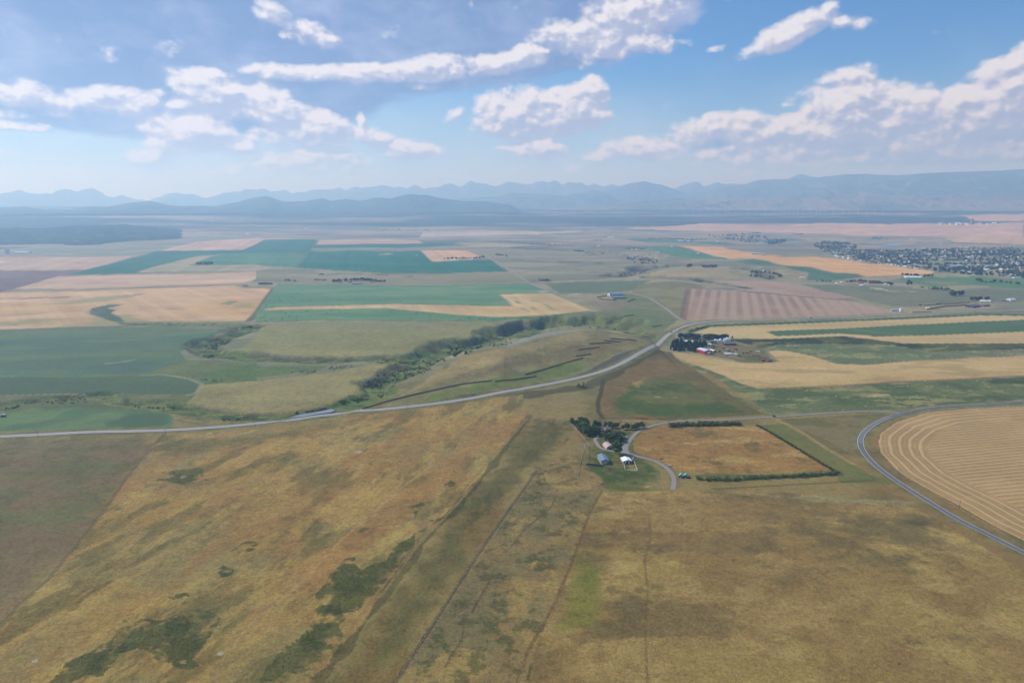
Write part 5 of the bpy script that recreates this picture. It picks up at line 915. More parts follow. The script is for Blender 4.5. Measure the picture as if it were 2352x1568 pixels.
# ------------------------------------------------------------------ buildings
def rot(p, a): return (p[0] * math.cos(a) - p[1] * math.sin(a), p[0] * math.sin(a) + p[1] * math.cos(a))
def gable(name, label, cat, loc, rz, L, W, hw, hr, wall, roof, doors_and_gaps=(), over=.5, arch=False, group=None, windows=()):
    """gabled shed standing front-centre at loc, long axis running back along local +y"""
    o = empty(name, loc, rz); tag(o, label, cat, group)
    w = MB()
    if arch:
        n = 10; prof = [(-W / 2, -.6)] + [(-W / 2 + W * 0, hw)] if False else [(math.cos(math.pi * i / n) * -W / 2, hw + math.sin(math.pi * i / n) * hr) for i in range(n + 1)]
        w.prism([(-W / 2 + .15, -.8), (W / 2 - .15, -.8)] + [(x * .97, hw + (z - hw) * .97 - .05) for x, z in prof[::-1]], 0, L); w.build('wall', M[wall], o)
        r = MB(); out = prof; inn = [(x * .975, hw + (z - hw) * .975) for x, z in prof]
        r.prism(([(-W / 2, -.2)] if hw < .5 else []) + out[::1] + inn[::-1], -over, L + over) if False else None
        V = []; F = []
        for y in (-over, L + over): V += [(x, y, z) for x, z in out] + [(x, y, z) for x, z in inn]
        m = len(out)
        for i in range(m - 1): F += [(i, i + 1, 2 * m + i + 1, 2 * m + i), (m + i + 1, m + i, 3 * m + i, 3 * m + i + 1), (i + 1, i, m + i, m + i + 1), (2 * m + i, 2 * m + i + 1, 3 * m + i + 1, 3 * m + i)]
        mesh_obj('roof', V, F, M[roof], o)
    else:
        w.prism([(-W / 2, -1.0), (W / 2, -1.0), (W / 2, hw), (0, hw + hr), (-W / 2, hw)], 0, L); w.build('wall', M[wall], o)
        r = MB(); e = over; k = hr / (W / 2); t = .22
        r.prism([(-W / 2 - e, hw - e * k + .03), (0, hw + hr + .03), (0, hw + hr + t + .03), (-W / 2 - e, hw - e * k + t + .03)], -e, L + e)
        r.prism([(0, hw + hr + .03), (W / 2 + e, hw - e * k + .03), (W / 2 + e, hw - e * k + t + .03), (0, hw + hr + t + .03)], -e, L + e)
        r.box(-.2, .2, -e - .02, L + e + .02, hw + hr + t - .02, hw + hr + t + .12); r.build('roof', M[roof], o)
    for (x, w_, h_, mk) in doors_and_gaps:
        d = MB().box(x - w_ / 2, x + w_ / 2, -.09, .02, 0, h_); d.build('door', M[mk], o)  # near-black gap panels paint the shade inside open bays and doorways
    for (side, y, z, w_, h_) in windows:
        d = MB(); x = side * W / 2; d.box(min(x, x + side * .06), max(x, x + side * .06), y - w_ / 2, y + w_ / 2, z, z + h_); d.build('window', M['glass'], o)
    return o
def at(t, x, y, sink=0.0): p = G1(t, x, y); p.z -= sink; return p
b = gable('barn', 'grey-blue metal roofed barn with tan walls near the dark windbreak', 'barn', at('F', 755, 965), R(6.8), 20, 10, 4.6, 1.8, 'tan_wall', 'blue_grey_tin', [(0, 5, 3.8, 'weathered_wood'), (3.6, 1.6, 2.4, 'dark_wood')], .6, windows=((-1, 6, 2, 1.4, 1), (-1, 13, 2, 1.4, 1)))
b = gable('open_shed', 'bright white roofed open shed with a railed pen in front', 'shed', at('F', 1172, 955), R(8), 11, 10.4, 3.7, 1.5, 'weathered_wood', 'white_tin', [(-2.6, 1.1, 3.0, 'white_wall'), (2.0, 1.3, 3.0, 'white_wall'), (-.5, 3.0, 2.9, 'gap_shade'), (3.6, 1.8, 2.8, 'gap_shade'), (-4.1, 1.5, 2.8, 'gap_shade')], .7)
b = gable('arched_shed', 'arched shed with pale pink roof half hidden by the largest tree', 'shed', at('F', 850, 690), R(12), 15, 11, .9, 4.8, 'tan_wall', 'pink_roof', [(0, 3.6, 3.2, 'dark_wood')], .3, arch=True)
h = empty('farmhouse', at('F', 770, 350), R(14)); tag(h, 'low brown hip-roofed farmhouse among the dark trees', 'house')
w = MB().box(-8, 8, 0, 10, -.8, 3.0); w.box(-3, 4, -4, 0, -.8, 3.0); w.build('wall', M['tan_wall'], h)
r = MB(); r.add([(-8.7, -.7, 2.95), (8.7, -.7, 2.95), (8.7, 10.7, 2.95), (-8.7, 10.7, 2.95), (-3.5, 5, 5.8), (3.5, 5, 5.8)], [(0, 1, 5, 4), (1, 2, 5), (2, 3, 4, 5), (3, 0, 4), (3, 2, 1, 0)])
r.add([(-3.6, -4.7, 3.1), (4.6, -4.7, 3.1), (4.6, 3, 3.1), (-3.6, 3, 3.1), (.5, -1.2, 5.1), (.5, 4, 5.1)], [(0, 1, 4), (1, 2, 5, 4), (2, 3, 5), (3, 0, 4, 5), (3, 2, 1, 0)]); rf = r.build('roof', M['brown_roof'], h)
MB().box(3.6, 4.6, 4.4, 5.4, 5.2, 7.2).build('chimney', M['stone'], rf); MB().box(-1.0, .2, -4.07, -3.98, 0, 2.1).build('door', M['white_wall'], h)
for x in (-6, 6): MB().box(x - .8, x + .8, -.07, .02, .9, 2.1).build('window', M['glass'], h)
MB().box(1.6, 3.2, -4.07, -3.98, .9, 2.1).build('window', M['glass'], h)
for x, y, lb in ((2170, 1225, 'left of two small dark sheds with pale green roofs by the lane'), (2262, 1225, 'right of two small dark sheds with pale green roofs by the lane')):
    gable('garden_shed', lb, 'shed', at('F', x, y), R(-24), 6, 4.6, 2.6, 1.7, 'dark_wood', 'green_tin', [(0, 1.4, 2.1, 'weathered_wood')], .4)
gable('lean_to', 'low dark lean-to shelter beside the green roofed sheds', 'shelter', at('F', 2315, 1232), R(-24), 3.4, 3.0, 1.5, .7, 'dark_wood', 'dark_wood', [], .3)
# board fences, rails, wire fences
def rail_fence(name, label, t, pts, h, m, rails=3, step=3.0, solid=False, rr=.07):
    P = G(t, pts); o = empty(name, P[0]); tag(o, label, 'fence'); base = Vector(P[0]); posts = MB(); bd = MB()
    for i in range(len(P) - 1):
        a, b = Vector(P[i]), Vector(P[i + 1]); L = (b - a).length; n = max(1, int(L / step))
        for k in range(n + 1):
            q = a.lerp(b, k / n); q.z = float(land(np.array([q.x]), np.array([q.y]))[0]); q -= base; posts.box(q.x - .09, q.x + .09, q.y - .09, q.y + .09, q.z - .4, q.z + h)
        for k in range(n):
            p, q = a.lerp(b, k / n), a.lerp(b, (k + 1) / n)
            for w_ in (p, q): w_.z = float(land(np.array([w_.x]), np.array([w_.y]))[0])
            p -= base; q -= base
            if solid:
                d = (q - p); nn = Vector((-d.y, d.x, 0)).normalized() * .06
                for j in range(rails):
                    z0 = .25 + (h - .25) * j / rails; z1 = .25 + (h - .25) * (j + .86) / rails
                    bd.add([p - nn + Vector((0, 0, z0)), q - nn + Vector((0, 0, z0)), q + nn + Vector((0, 0, z0)), p + nn + Vector((0, 0, z0)), p - nn + Vector((0, 0, z1)), q - nn + Vector((0, 0, z1)), q + nn + Vector((0, 0, z1)), p + nn + Vector((0, 0, z1))], [(0, 3, 2, 1), (4, 5, 6, 7), (0, 1, 5, 4), (1, 2, 6, 5), (2, 3, 7, 6), (3, 0, 4, 7)])
            else:
                for j in range(rails): z = h * (j + .7) / rails; bd.bar(p + Vector((0, 0, z)), q + Vector((0, 0, z)), rr)
    posts.build('post', M[m], o)['kind'] = 'stuff'; bd.build('board' if solid else 'rail', M[m], o); return o
rail_fence('windbreak_fence', 'long dark board windbreak running left from the grey-blue barn', 'F', [(405, 985), (560, 1000), (720, 1020)], 3.0, 'dark_wood', 6, 2.4, True)
rail_fence('rail_fence', 'dark low rail fence continuing left from the board windbreak', 'F', [(285, 985), (400, 983)], 1.4, 'dark_wood'); rail_fence('pen_fence', 'pale rail pen on the left and front of the white shed', 'F', [(1105, 955), (1115, 1010), (1128, 1080), (1350, 1083)], 1.6, 'white_wall'); rail_fence('pen_fence', 'pale rail pen on the right side of the white shed', 'F', [(1296, 925), (1330, 1010), (1360, 1083)], 1.6, 'white_wall'); rail_fence('pen_fence', 'short pale fence joining the grey-blue barn and windbreak', 'F', [(685, 965), (715, 1020)], 1.5, 'white_wall')
rail_fence('rail_fence', 'dark rail fence from the barn across to the pen', 'F', [(720, 1022), (900, 1045), (1125, 1080)], 1.3, 'dark_wood'); rail_fence('rail_fence', 'dark rail fence from the barn behind the white shed', 'F', [(880, 925), (1090, 950)], 1.3, 'dark_wood'); rail_fence('rail_fence', 'dark rail fence right of the white shed', 'F', [(1300, 960), (1420, 955), (1450, 980)], 1.3, 'dark_wood'); rail_fence('wire_fence', 'pale post fence running up the left side of the farm grove', 'F', [(90, 185), (240, 350), (320, 450), (450, 600)], 1.3, 'weathered_wood', 3, 4)
rail_fence('rail_fence', 'left rail of the double livestock alley below the wooden chute', 'F', [(365, 680), (310, 860), (280, 975), (240, 1220)], 1.4, 'weathered_wood'); rail_fence('rail_fence', 'right rail of the double livestock alley below the wooden chute', 'F', [(460, 670), (440, 860), (430, 970)], 1.3, 'weathered_wood')
o = empty('cattle_chute', at('F', 385, 660)); tag(o, 'small wooden cattle chute with white post at the alley end', 'chute')
c = MB(); c.box(-5, 6, -.15, .15, 0, 1.6); c.box(-5, 6, 1.8, 2.1, 0, 1.6); c.build('side_board', M['weathered_wood'], o); MB().box(-1.2, -.7, -.5, 0, 0, 4.2).build('post', M['white_wall'], o); MB().box(-4.5, 3, -2.2, -.4, .5, .75).build('ramp', M['weathered_wood'], o)
rail_fence('snow_fence', 'bright orange plastic snow fence above the farm grove', 'F', [(1325, 112), (1440, 114), (1565, 116)], 1.5, 'orange_net', 5, 2.5, True)
SNOW = [('B2', [(122, 686), (300, 636), (480, 580), (652, 532)], 'long snow fence slanting down the middle of the knoll'), ('B2', [(585, 516), (725, 498)], 'short snow fence just above the long slanting one'), ('B2', [(610, 459), (700, 447), (802, 436)], 'snow fence third from the top of the knoll'), ('B2', [(710, 403), (800, 398), (905, 394)], 'snow fence second row from the top of the knoll'), ('B2', [(840, 374), (920, 381), (1000, 387)], 'snow fence sloping right near the knoll top'), ('B2', [(905, 355), (1030, 365), (1142, 375)], 'topmost snow fence on the right brow of the knoll'), ('B2', [(-155, 750), (0, 736), (225, 701)], 'lowest level snow fence on the knoll, right of the long curved one'), ('B1', [(975, 997), (1090, 965), (1200, 932), (1400, 882), (1600, 836), (1750, 802), (1900, 771), (2050, 753), (2165, 742)], 'very long curved snow fence running above the highway'), ('B2', [(938, 168), (1030, 153), (1120, 138)], 'snow fence on the green slope above the coulee'), ('B2', [(1285, 247), (1375, 232)], 'short broken snow fence near the road junction')]
for t, pts, lb in SNOW: rail_fence('snow_fence', lb, t, pts, 2.4, 'dark_wood', 6, 3.6, True)
rail_fence('wire_fence', 'thin wire fence along the left edge of the golden pasture', 'D', [(365, 1012), (300, 1087), (233, 1182), (110, 1332), (40, 1392), (0, 1442)], 1.2, 'weathered_wood', 3, 6, rr=.02); rail_fence('wire_fence', 'thin wire fence between the dark strip and the grey grazed strip', 'D', [(1231, 1083), (1140, 1211), (1060, 1331), (990, 1441), (907, 1568)], 1.2, 'weathered_wood', 3, 6, rr=.02)
rail_fence('wire_fence', 'thin fence with pale rails beside the paved curve', 'E', [(480, 480), (510, 600), (650, 750), (800, 850), (1000, 960), (1200, 1085), (1500, 1260), (1783, 1430)], 1.2, 'weathered_wood', 3, 6, rr=.02)
# farm with the red barn
o = gable('red_barn', 'large red barn with pale metal roof and big white door', 'barn', at('G', 912, 492), R(24), 27, 19, 7.2, 1.9, 'red_paint', 'pale_tin', [(1.5, 9.5, 5.6, 'white_wall'), (-7.2, 1.4, 2.4, 'white_wall')], .5, windows=((-1, 8, 1.2, 1.6, 1.2), (-1, 16, 1.2, 1.6, 1.2)))
gable('lean_to', 'small red annex with white roof on the right of the red barn', 'shed', at('G', 1015, 462), R(24), 14, 8, 3.2, 1, 'red_paint', 'white_tin', [(0, 3, 2.6, 'gap_shade')], .4)
gable('shed', 'small white roofed shed behind the red barn', 'shed', at('G', 925, 362), R(-28), 10, 7, 3, 1.4, 'white_wall', 'white_tin', [(0, 2.5, 2.4, 'gap_shade')]); gable('long_shed', 'long brown roofed shed in front of the grain bins', 'shed', at('G', 1335, 345), R(92), 27, 12, 4, 2, 'dark_wood', 'brown_roof', [(0, 3, 2.8, 'gap_shade')])
gable('shed', 'right of two white roofed buildings inside the spruces', 'house', at('G', 665, 312), R(80), 12, 8, 3, 2, 'white_wall', 'white_tin', [(0, 1.2, 2.1, 'dark_wood')]); gable('shed', 'left of two white roofed buildings inside the spruces', 'house', at('G', 585, 312), R(75), 8, 7, 3, 2, 'white_wall', 'white_tin', [(0, 1.2, 2.1, 'dark_wood')]); gable('shed', 'dark walled grey roofed shed beside the leftmost grain bin', 'shed', at('G', 975, 320), R(-30), 12, 9, 3.4, 1.7, 'dark_wood', 'grey_roof', [(0, 3, 2.8, 'gap_shade')])
def bin_(loc, r, h, label, group, m='white_tin'):
    o = empty('grain_bin', loc); tag(o, label, 'grain bin', group); MB().cyl((0, 0, -.6), r, r, h + .6, 16).build('wall', M[m], o, False)
    rf = MB().cyl((0, 0, h), r * 1.06, .5, r * .55, 16).build('roof', M[m], o); MB().cyl((0, 0, h + r * .55), .5, .45, .4, 8).build('cap', M['galvanised'], rf); return o
for x, y, r_, hh, lb in ((1022, 302, 3.2, 5.5, 'leftmost white grain bin of the row behind the long shed'), (1060, 304, 2.4, 5, 'second grain bin from the left of the row'), (1100, 302, 3.2, 6, 'third and tallest left grain bin of the row'), (1132, 303, 2.2, 3.5, 'smallest grain bin low in the middle of the row'), (1168, 294, 2.6, 6.5, 'narrow tall grain bin right of the smallest one'), (1205, 290, 3.0, 7.5, 'tallest grain bin near the right end of the row'), (1226, 292, 2.6, 6.5, 'grain bin second from the right end of the row'), (1246, 290, 2.4, 6, 'rightmost grain bin of the row behind the long shed')): bin_(at('G', x, y), r_, hh, lb, 'grain bins behind the long shed')
for i, x in enumerate((1135, 1147, 1160, 1173, 1186, 1199)): bin_(at('A3', x, 1250), 2.6, 6, 'small grey grain bin in the row beside the highway', 'grey grain bins beside the highway', 'galvanised')
bin_(at('A3', 1216, 1253), 3.4, 8.5, 'large white grain bin ending the row by the highway', None)
# arena on the rise
o = gable('arena', 'big pale blue arched arena building on the rise', 'arena', at('A2', 892, 1120), R(-78), 48, 26, 3.5, 8, 'white_wall', 'blue_grey_tin', [(0, 8, 5, 'gap_shade')], .6, arch=True); o.location = at('A2', 888, 1113)
gable('long_shed', 'long dark lean-to shed in front of the arena', 'shed', at('A2', 925, 1133), R(-84), 46, 9, 4, 1.2, 'dark_wood', 'grey_roof', [], .5); rail_fence('windbreak_fence', 'dark windbreak boards left of the arena', 'A2', [(780, 1125), (880, 1108)], 3.5, 'dark_wood', 5, 6, True); rail_fence('windbreak_fence', 'dark windbreak boards below the arena', 'A2', [(795, 1142), (870, 1148), (960, 1152)], 3.5, 'dark_wood', 5, 6, True); rail_fence('windbreak_fence', 'green-grey windbreak boards right of the arena', 'A2', [(1060, 1166), (1130, 1140)], 3.5, 'dark_wood', 5, 6, True)
# ranches by the highway and far steadings
gable('barn', 'wide purple roofed barn of the ranch right of the highway bins', 'barn', at('A3', 1845, 1215), R(-62), 42, 22, 5, 4, 'dark_wood', 'purple_roof', [(0, 6, 4, 'gap_shade')]); gable('barn', 'dark roofed wing beside the purple roofed barn', 'barn', at('A3', 1960, 1205), R(-70), 30, 12, 4, 2, 'rust_brown', 'brown_roof'); gable('barn', 'pale grey arched roof barn near the right edge', 'barn', at('A3', 2205, 1152), R(-75), 24, 16, 4, 4, 'white_wall', 'pale_tin', [(0, 4, 3, 'gap_shade')]); gable('house', 'white cottage with pale roof behind the purple barn', 'house', at('A3', 2000, 1163), R(70), 16, 9, 3, 2.5, 'white_wall', 'white_tin'); gable('house', 'second white cottage behind the purple barn', 'house', at('A3', 2045, 1163), R(60), 10, 8, 3, 2, 'white_wall', 'white_tin'); gable('shed', 'flat grey shed left of the pale arched barn', 'shed', at('A3', 2185, 1155), R(85), 18, 10, 3, 1, 'grey_roof', 'grey_roof')
gable('house', 'lone white box house below the gold field', 'house', at('A3', 332, 946), R(80), 18, 9, 5, 1, 'white_wall', 'white_tin'); gable('shed', 'small white shed near the ranch windbreaks', 'shed', at('A3', 1483, 1228), R(70), 10, 7, 3, 1, 'white_wall', 'white_tin')
def small(t, x, y, L, W, hw, hr, wall, roof, lb, cat='house', rz=None, name='house', group=None):
    return gable(name, lb, cat, at(t, x, y), R(random.uniform(60, 100)) if rz is None else R(rz), L, W, hw, hr, wall, roof, (), .5, group=group)
for t, x, y, L, wl, rf, lb in (('A1', 790, 992, 16, 'white_wall', 'brown_roof', 'low house at the left of the farm behind the hay meadow'), ('A1', 880, 985, 14, 'dark_wood', 'brown_roof', 'dark house in the middle of the farm behind the hay meadow'), ('A1', 985, 965, 14, 'white_wall', 'white_tin', 'white roofed shed among trees behind the hay meadow'), ('A1', 1035, 965, 26, 'dark_wood', 'blue_grey_tin', 'blue-grey roofed barn behind the hay meadow'), ('A1', 1095, 980, 20, 'rust_brown', 'brown_roof', 'rusty brown barn right of the blue-grey barn'), ('A1', 1165, 972, 26, 'rust_brown', 'grey_roof', 'long brown shed at the right end of that farm'), ('A1', 965, 1000, 34, 'dark_wood', 'grey_roof', 'long dark open shed at the front of that farm'), ('A0', 2270, 1018, 16, 'dark_wood', 'blue_grey_tin', 'small blue-grey shed at the stubble field corner'), ('A1', 1830, 782, 22, 'white_wall', 'white_tin', 'left white shed under the long tree row'), ('A1', 1890, 780, 18, 'dark_wood', 'pale_tin', 'middle shed under the long tree row'), ('A1', 1985, 776, 16, 'white_wall', 'white_tin', 'right white shed under the long tree row'), ('A1', 2280, 750, 18, 'white_wall', 'grey_roof', 'grey house in the grove right of the gravel road'),
    ('A2', 1110, 685, 14, 'white_wall', 'white_tin', 'leftmost white house of the farmstead above the gully'), ('A2', 1150, 685, 16, 'white_wall', 'white_tin', 'middle white house of the farmstead above the gully'), ('A2', 1175, 683, 12, 'white_wall', 'grey_roof', 'grey roofed house of the farmstead above the gully'), ('A2', 1240, 686, 16, 'white_wall', 'white_tin', 'rightmost white shed of the farmstead above the gully'), ('A2', 1355, 712, 14, 'white_wall', 'white_tin', 'white shed on the green wedge edge'), ('A2', 1390, 718, 8, 'white_wall', 'grey_roof', 'tiny grey shed on the green wedge edge'), ('A2', 1475, 658, 18, 'white_wall', 'white_tin', 'white shed at the tip of the gold field'), ('A2', 1720, 720, 16, 'white_wall', 'white_tin', 'small white shed on the boundary of gold and green fields'), ('A2', 935, 575, 60, 'white_wall', 'white_tin', 'long white barn far off left of the dark tree belt'), ('A2', 1570, 604, 44, 'white_wall', 'white_tin', 'white barn in front of the dark tree belt'), ('A2', 1630, 608, 26, 'white_wall', 'white_tin', 'white house right of the dark tree belt barn'), ('A2', 1895, 612, 20, 'white_wall', 'white_tin', 'white cabin below the bench woods'), ('A2', 1940, 618, 18, 'white_wall', 'grey_roof', 'grey cabin below the bench woods'), ('A2', 805, 652, 20, 'white_wall', 'white_tin', 'white house on the gully shoulder'), ('A2', 2265, 725, 44, 'grey_roof', 'pale_tin', 'left of two long grey barns above the gold field'), ('A2', 2320, 728, 36, 'grey_roof', 'pale_tin', 'right of two long grey barns above the gold field'), ('A2', 2330, 905, 16, 'white_wall', 'red_paint', 'red roofed house below the gold field'), ('A2', 2320, 885, 8, 'white_wall', 'white_tin', 'white tower-like cottage behind the red roofed house'), ('A3', 15, 885, 14, 'white_wall', 'grey_roof', 'grey house right of the red roofed house'),
    ('A3', 875, 992, 18, 'rust_brown', 'red_paint', 'left red roofed house in the yard below the town road'), ('A3', 985, 995, 26, 'rust_brown', 'dark_red_paint', 'wide dark red roofed barn in the yard below the town road'), ('A3', 1065, 995, 14, 'white_wall', 'teal_roof', 'pale green roofed house right of the red roofed barn'), ('A3', 1100, 1005, 14, 'white_wall', 'white_tin', 'white shed right of the pale green roofed house'), ('A3', 1135, 1010, 12, 'white_wall', 'grey_roof', 'white walled shed at the end of that yard'), ('A3', 685, 988, 10, 'white_wall', 'white_tin', 'small white shed beside the road at that yard'), ('A3', 640, 998, 10, 'white_wall', 'white_tin', 'white trailer home left of that yard'), ('A3', 870, 1015, 10, 'white_wall', 'white_tin', 'white trailer home in front of the red roofs'), ('A3', 1400, 945, 60, 'white_wall', 'white_tin', 'long white building at the lower left of the town'), ('A3', 1650, 835, 30, 'white_wall', 'white_tin', 'large white hall beside the town sports field'), ('A3', 1780, 838, 70, 'rust_brown', 'pale_tin', 'long flat school building beside the town sports field'), ('A3', 1860, 668, 26, 'white_wall', 'teal_roof', 'pale green roofed building above the town'), ('A3', 1405, 618, 36, 'dark_wood', 'grey_roof', 'dark barn on the slope above the town'), ('A3', 1440, 675, 22, 'white_wall', 'pale_tin', 'grey shed at the top edge of the town'), ('A3', 1330, 588, 26, 'white_wall', 'white_tin', 'white cottage on the far slope above the lagoon'), ('A3', 2320, 945, 30, 'white_wall', 'teal_roof', 'blue-green roofed hall at the right edge'), ('A3', 2260, 905, 26, 'white_wall', 'white_tin', 'big white house at the right edge of the town'),
    ('A0', 275, 712, 90, 'white_wall', 'pale_tin', 'very long pale shed at the far left'), ('A1', 480, 492, 40, 'white_wall', 'white_tin', 'tiny white building on the far plain'), ('A0', 2290, 540, 36, 'white_wall', 'white_tin', 'white roof far off beyond the pink field')):
    small(t, x, y, L, max(7, L * .45), 3.2 if L < 40 else 5, 1.8 if L < 40 else 2.5, wl, rf, lb, 'house' if 'house' in lb or 'cottage' in lb or 'cabin' in lb else 'building', name='house' if 'house' in lb else 'farm_building')
for x, lb in ((58, 'left of two tall grey silos at the far left edge'), (80, 'right of two tall grey silos at the far left edge')):
    o = empty('silo', at('A0', x, 722)); tag(o, lb, 'silo'); MB().cyl((0, 0, -1), 7, 7, 26, 14).build('wall', M['galvanised'], o); MB().cyl((0, 0, 25), 7.2, 2, 4, 14).build('roof', M['grey_roof'], o)
def stack(t, a, b, h, label, m='straw'):
    P = along(G(t, [a, b]), 2); p, q = Vector(G(t, [a])[0]), Vector(G(t, [b])[0]); d = q - p; o = MB(); n = max(2, int(d.length / 2.2))
    for i in range(n):
        s = d * (i / n); hh = h * random.uniform(.85, 1.1); o.box(s.x - 1.0, s.x + 1.0, s.y - 2.2, s.y + 2.2, s.z - .3, s.z + hh, .25)
    ob = o.build('hay_stack', M[m]); ob.location = p; tag(ob, label, 'hay stack')
stack('A3', (1605, 1190), (1845, 1172), 4, 'longest tan hay stack behind the ranch corrals'); stack('A3', (1420, 1198), (1540, 1190), 4, 'shorter tan hay stack left of the longest one'); stack('A3', (1322, 1262), (1505, 1258), 3.5, 'low tan hay stack beside the highway turnoff'); rail_fence('windbreak_fence', 'dark corral windbreak in front of the purple roofed barn', 'A3', [(1460, 1235), (1600, 1212), (1830, 1195)], 4, 'dark_wood', 4, 8, True); rail_fence('windbreak_fence', 'dark windbreak line behind the hay stacks', 'A3', [(1385, 1198), (1560, 1188), (1850, 1168)], 4, 'dark_wood', 4, 8, True)
# the town: small houses, each its own
HM = []
for i, (wl, rf) in enumerate((('white_wall', 'white_tin'), ('white_wall', 'grey_roof'), ('tan_wall', 'brown_roof'), ('white_wall', 'pale_tin'), ('tan_wall', 'grey_roof'), ('rust_brown', 'brown_roof'), ('white_wall', 'pink_roof'))):
    mb = MB(); W, L, hw, hr = 9, 13 + i % 3 * 2, 3.4, 2.2; mb.prism([(-W / 2, -2), (W / 2, -2), (W / 2, hw), (0, hw + hr), (-W / 2, hw)], -L / 2, L / 2); mb.cur = 1
    for s in (-1, 1):
        pr = [(s * (W / 2 + .5), hw - .2), (0, hw + hr + .05), (0, hw + hr + .3), (s * (W / 2 + .5), hw + .05)]; mb.prism(pr if s < 0 else pr[::-1], -L / 2 - .5, L / 2 + .5)
    me = bpy.data.meshes.new('house'); me.from_pydata(mb.v, [], mb.f); me.materials.append(M[wl]); me.materials.append(M[rf]); me.polygons.foreach_set('material_index', mb.mi); HM.append((me, rf))
RN = {'white_tin': 'white', 'grey_roof': 'grey', 'brown_roof': 'brown', 'pale_tin': 'pale metal', 'pink_roof': 'pinkish'}
tp = [p for p in inside_pts(G('A3', TOWN), 330) if not in_gap(p[0], p[1]) and not in_street(p[0], p[1])][:228] + along(G('A3', [(600, 738), (800, 780), (1000, 805), (1150, 826), (1400, 862), (1530, 880)]), 30, 14)
for p in tp[:255]:
    k = random.choice((0, 0, 1, 2, 3, 3, 4, 5, 6)); me, rf = HM[k]; o = bpy.data.objects.new('town_house', me); COL.objects.link(o); o.location = p; o.rotation_euler = (0, 0, R(20) + random.choice((0, math.pi / 2)) + random.uniform(-.1, .1)); s = random.uniform(.75, 1.15); o.scale = (s, s, s * 1.15)
    wn = {'white_wall': 'white', 'tan_wall': 'tan', 'rust_brown': 'brown'}[me.materials[0].name.replace(' ', '_')]
    tag(o, f'small {wn} house with {RN[rf]} roof among the town trees', 'house', f'{wn} town houses with {RN[rf]} roofs')
# far settlement beyond the tan plain
for i, p in enumerate(along(G('A3', [(1590, 452), (1700, 450), (1800, 452), (1950, 450), (2060, 450)]), 24, 120)):
    me, rf = HM[i % 4]; o = bpy.data.objects.new('town_house', me); COL.objects.link(o); o.location = p; o.rotation_euler = (0, 0, random.uniform(0, 3)); s = random.uniform(2, 3.4); o.scale = (s, s, s); tag(o, 'pale building of the far settlement beyond the tan plain', 'building', 'buildings of the far settlement')
o = empty('elevator', at('A3', 1873, 450)); tag(o, 'tall dark grain elevator of the far settlement', 'elevator'); MB().box(-14, 14, -14, 14, -4, 52).build('tower', M['rust_brown'], o); MB().box(-7, 7, -7, 7, 52, 66).build('cupola', M['rust_brown'], o)
# ------------------------------------------------------------------ vehicles and farm machines
def wheels(o, xs, y, r, w=.3):
    for x in xs:
        for s in (-1, 1):
            t = MB().cyl((x, s * y - w / 2, r), r, r, w, 10, 'y').build('wheel', M['tyre'], o)
def car(loc, rz, paint, label, cat='car', roof=None, pick=False):
    o = empty('pickup_truck' if pick else 'car', loc, rz); tag(o, label, cat)
    b = MB(); b.prism_x([(-.9, .35), (.9, .35), (.9, .95), (.85, 1.0), (-.85, 1.0), (-.9, .95)], -2.3, 2.3)
    b.build('body', M[paint], o); c = MB()
    x0, x1 = (-.3, 1.2) if pick else (-2.0, .9); c.prism([(x0, .99), (x1 + .5, .99), (x1, 1.52), (x0 + .25, 1.52)], -.78, .78); c.build('cabin', M['glass'], o); MB().box(x0 + .3, x1 - .05, -.74, .74, 1.525, 1.60).build('roof', M[roof or paint], o)
    for s in (-1, 1): MB().box(2.28, 2.34, s * .6 - .15, s * .6 + .15, .6, .8).build('headlight', M['white_wall'], o)
    wheels(o, (-1.45, 1.45), .85, .36, .24); return o
def lorry(loc, rz, cab, box, L, label, cat='truck'):
    o = empty('truck', loc, rz); tag(o, label, cat); MB().box(0, L, -1.25, 1.25, 1.1, 3.7).build('cargo_box', M[box], o); c = MB(); c.prism([(L + .2, .6), (L + 2.4, .6), (L + 2.4, 1.8), (L + 2.0, 2.9), (L + .2, 2.9)], -1.15, 1.15); cb = c.build('cab', M[cab], o); MB().box(L + 2.05, L + 2.45, -.95, .95, 1.85, 2.6).build('windscreen', M['glass'], cb)
    wheels(o, (1.0, L * .55, L + 1.4), 1.1, .5, .35); return o
def trailer(loc, rz, L, m, label, h=2.6): 
    o = empty('trailer', loc, rz); tag(o, label, 'trailer'); b = MB(); b.prism([(0, 1.4), (.6, .8), (L - .6, .8), (L, 1.4), (L - .3, .8 + h), (.3, .8 + h)], -1.2, 1.2); b.build('hopper', M[m], o); MB().bar((-1.6, 0, .8), (.6, 0, .8), .1).build('hitch', M['black_paint'], o); wheels(o, (1.2, L - 1.2), 1.05, .5, .35)
def tractor(loc, rz, m, label):
    o = empty('tractor', loc, rz); tag(o, label, 'tractor'); MB().box(.2, 2.6, -.5, .5, .8, 1.9, .05).build('bonnet', M[m], o); MB().box(-1.2, .2, -.8, .8, 1.2, 2.9, .15).build('cab', M['glass'], o); MB().box(-1.25, .25, -.85, .85, 2.9, 3.05).build('roof', M[m], o); wheels(o, (-.7,), 1.1, .95, .5); wheels(o, (2.1,), .9, .6, .4)
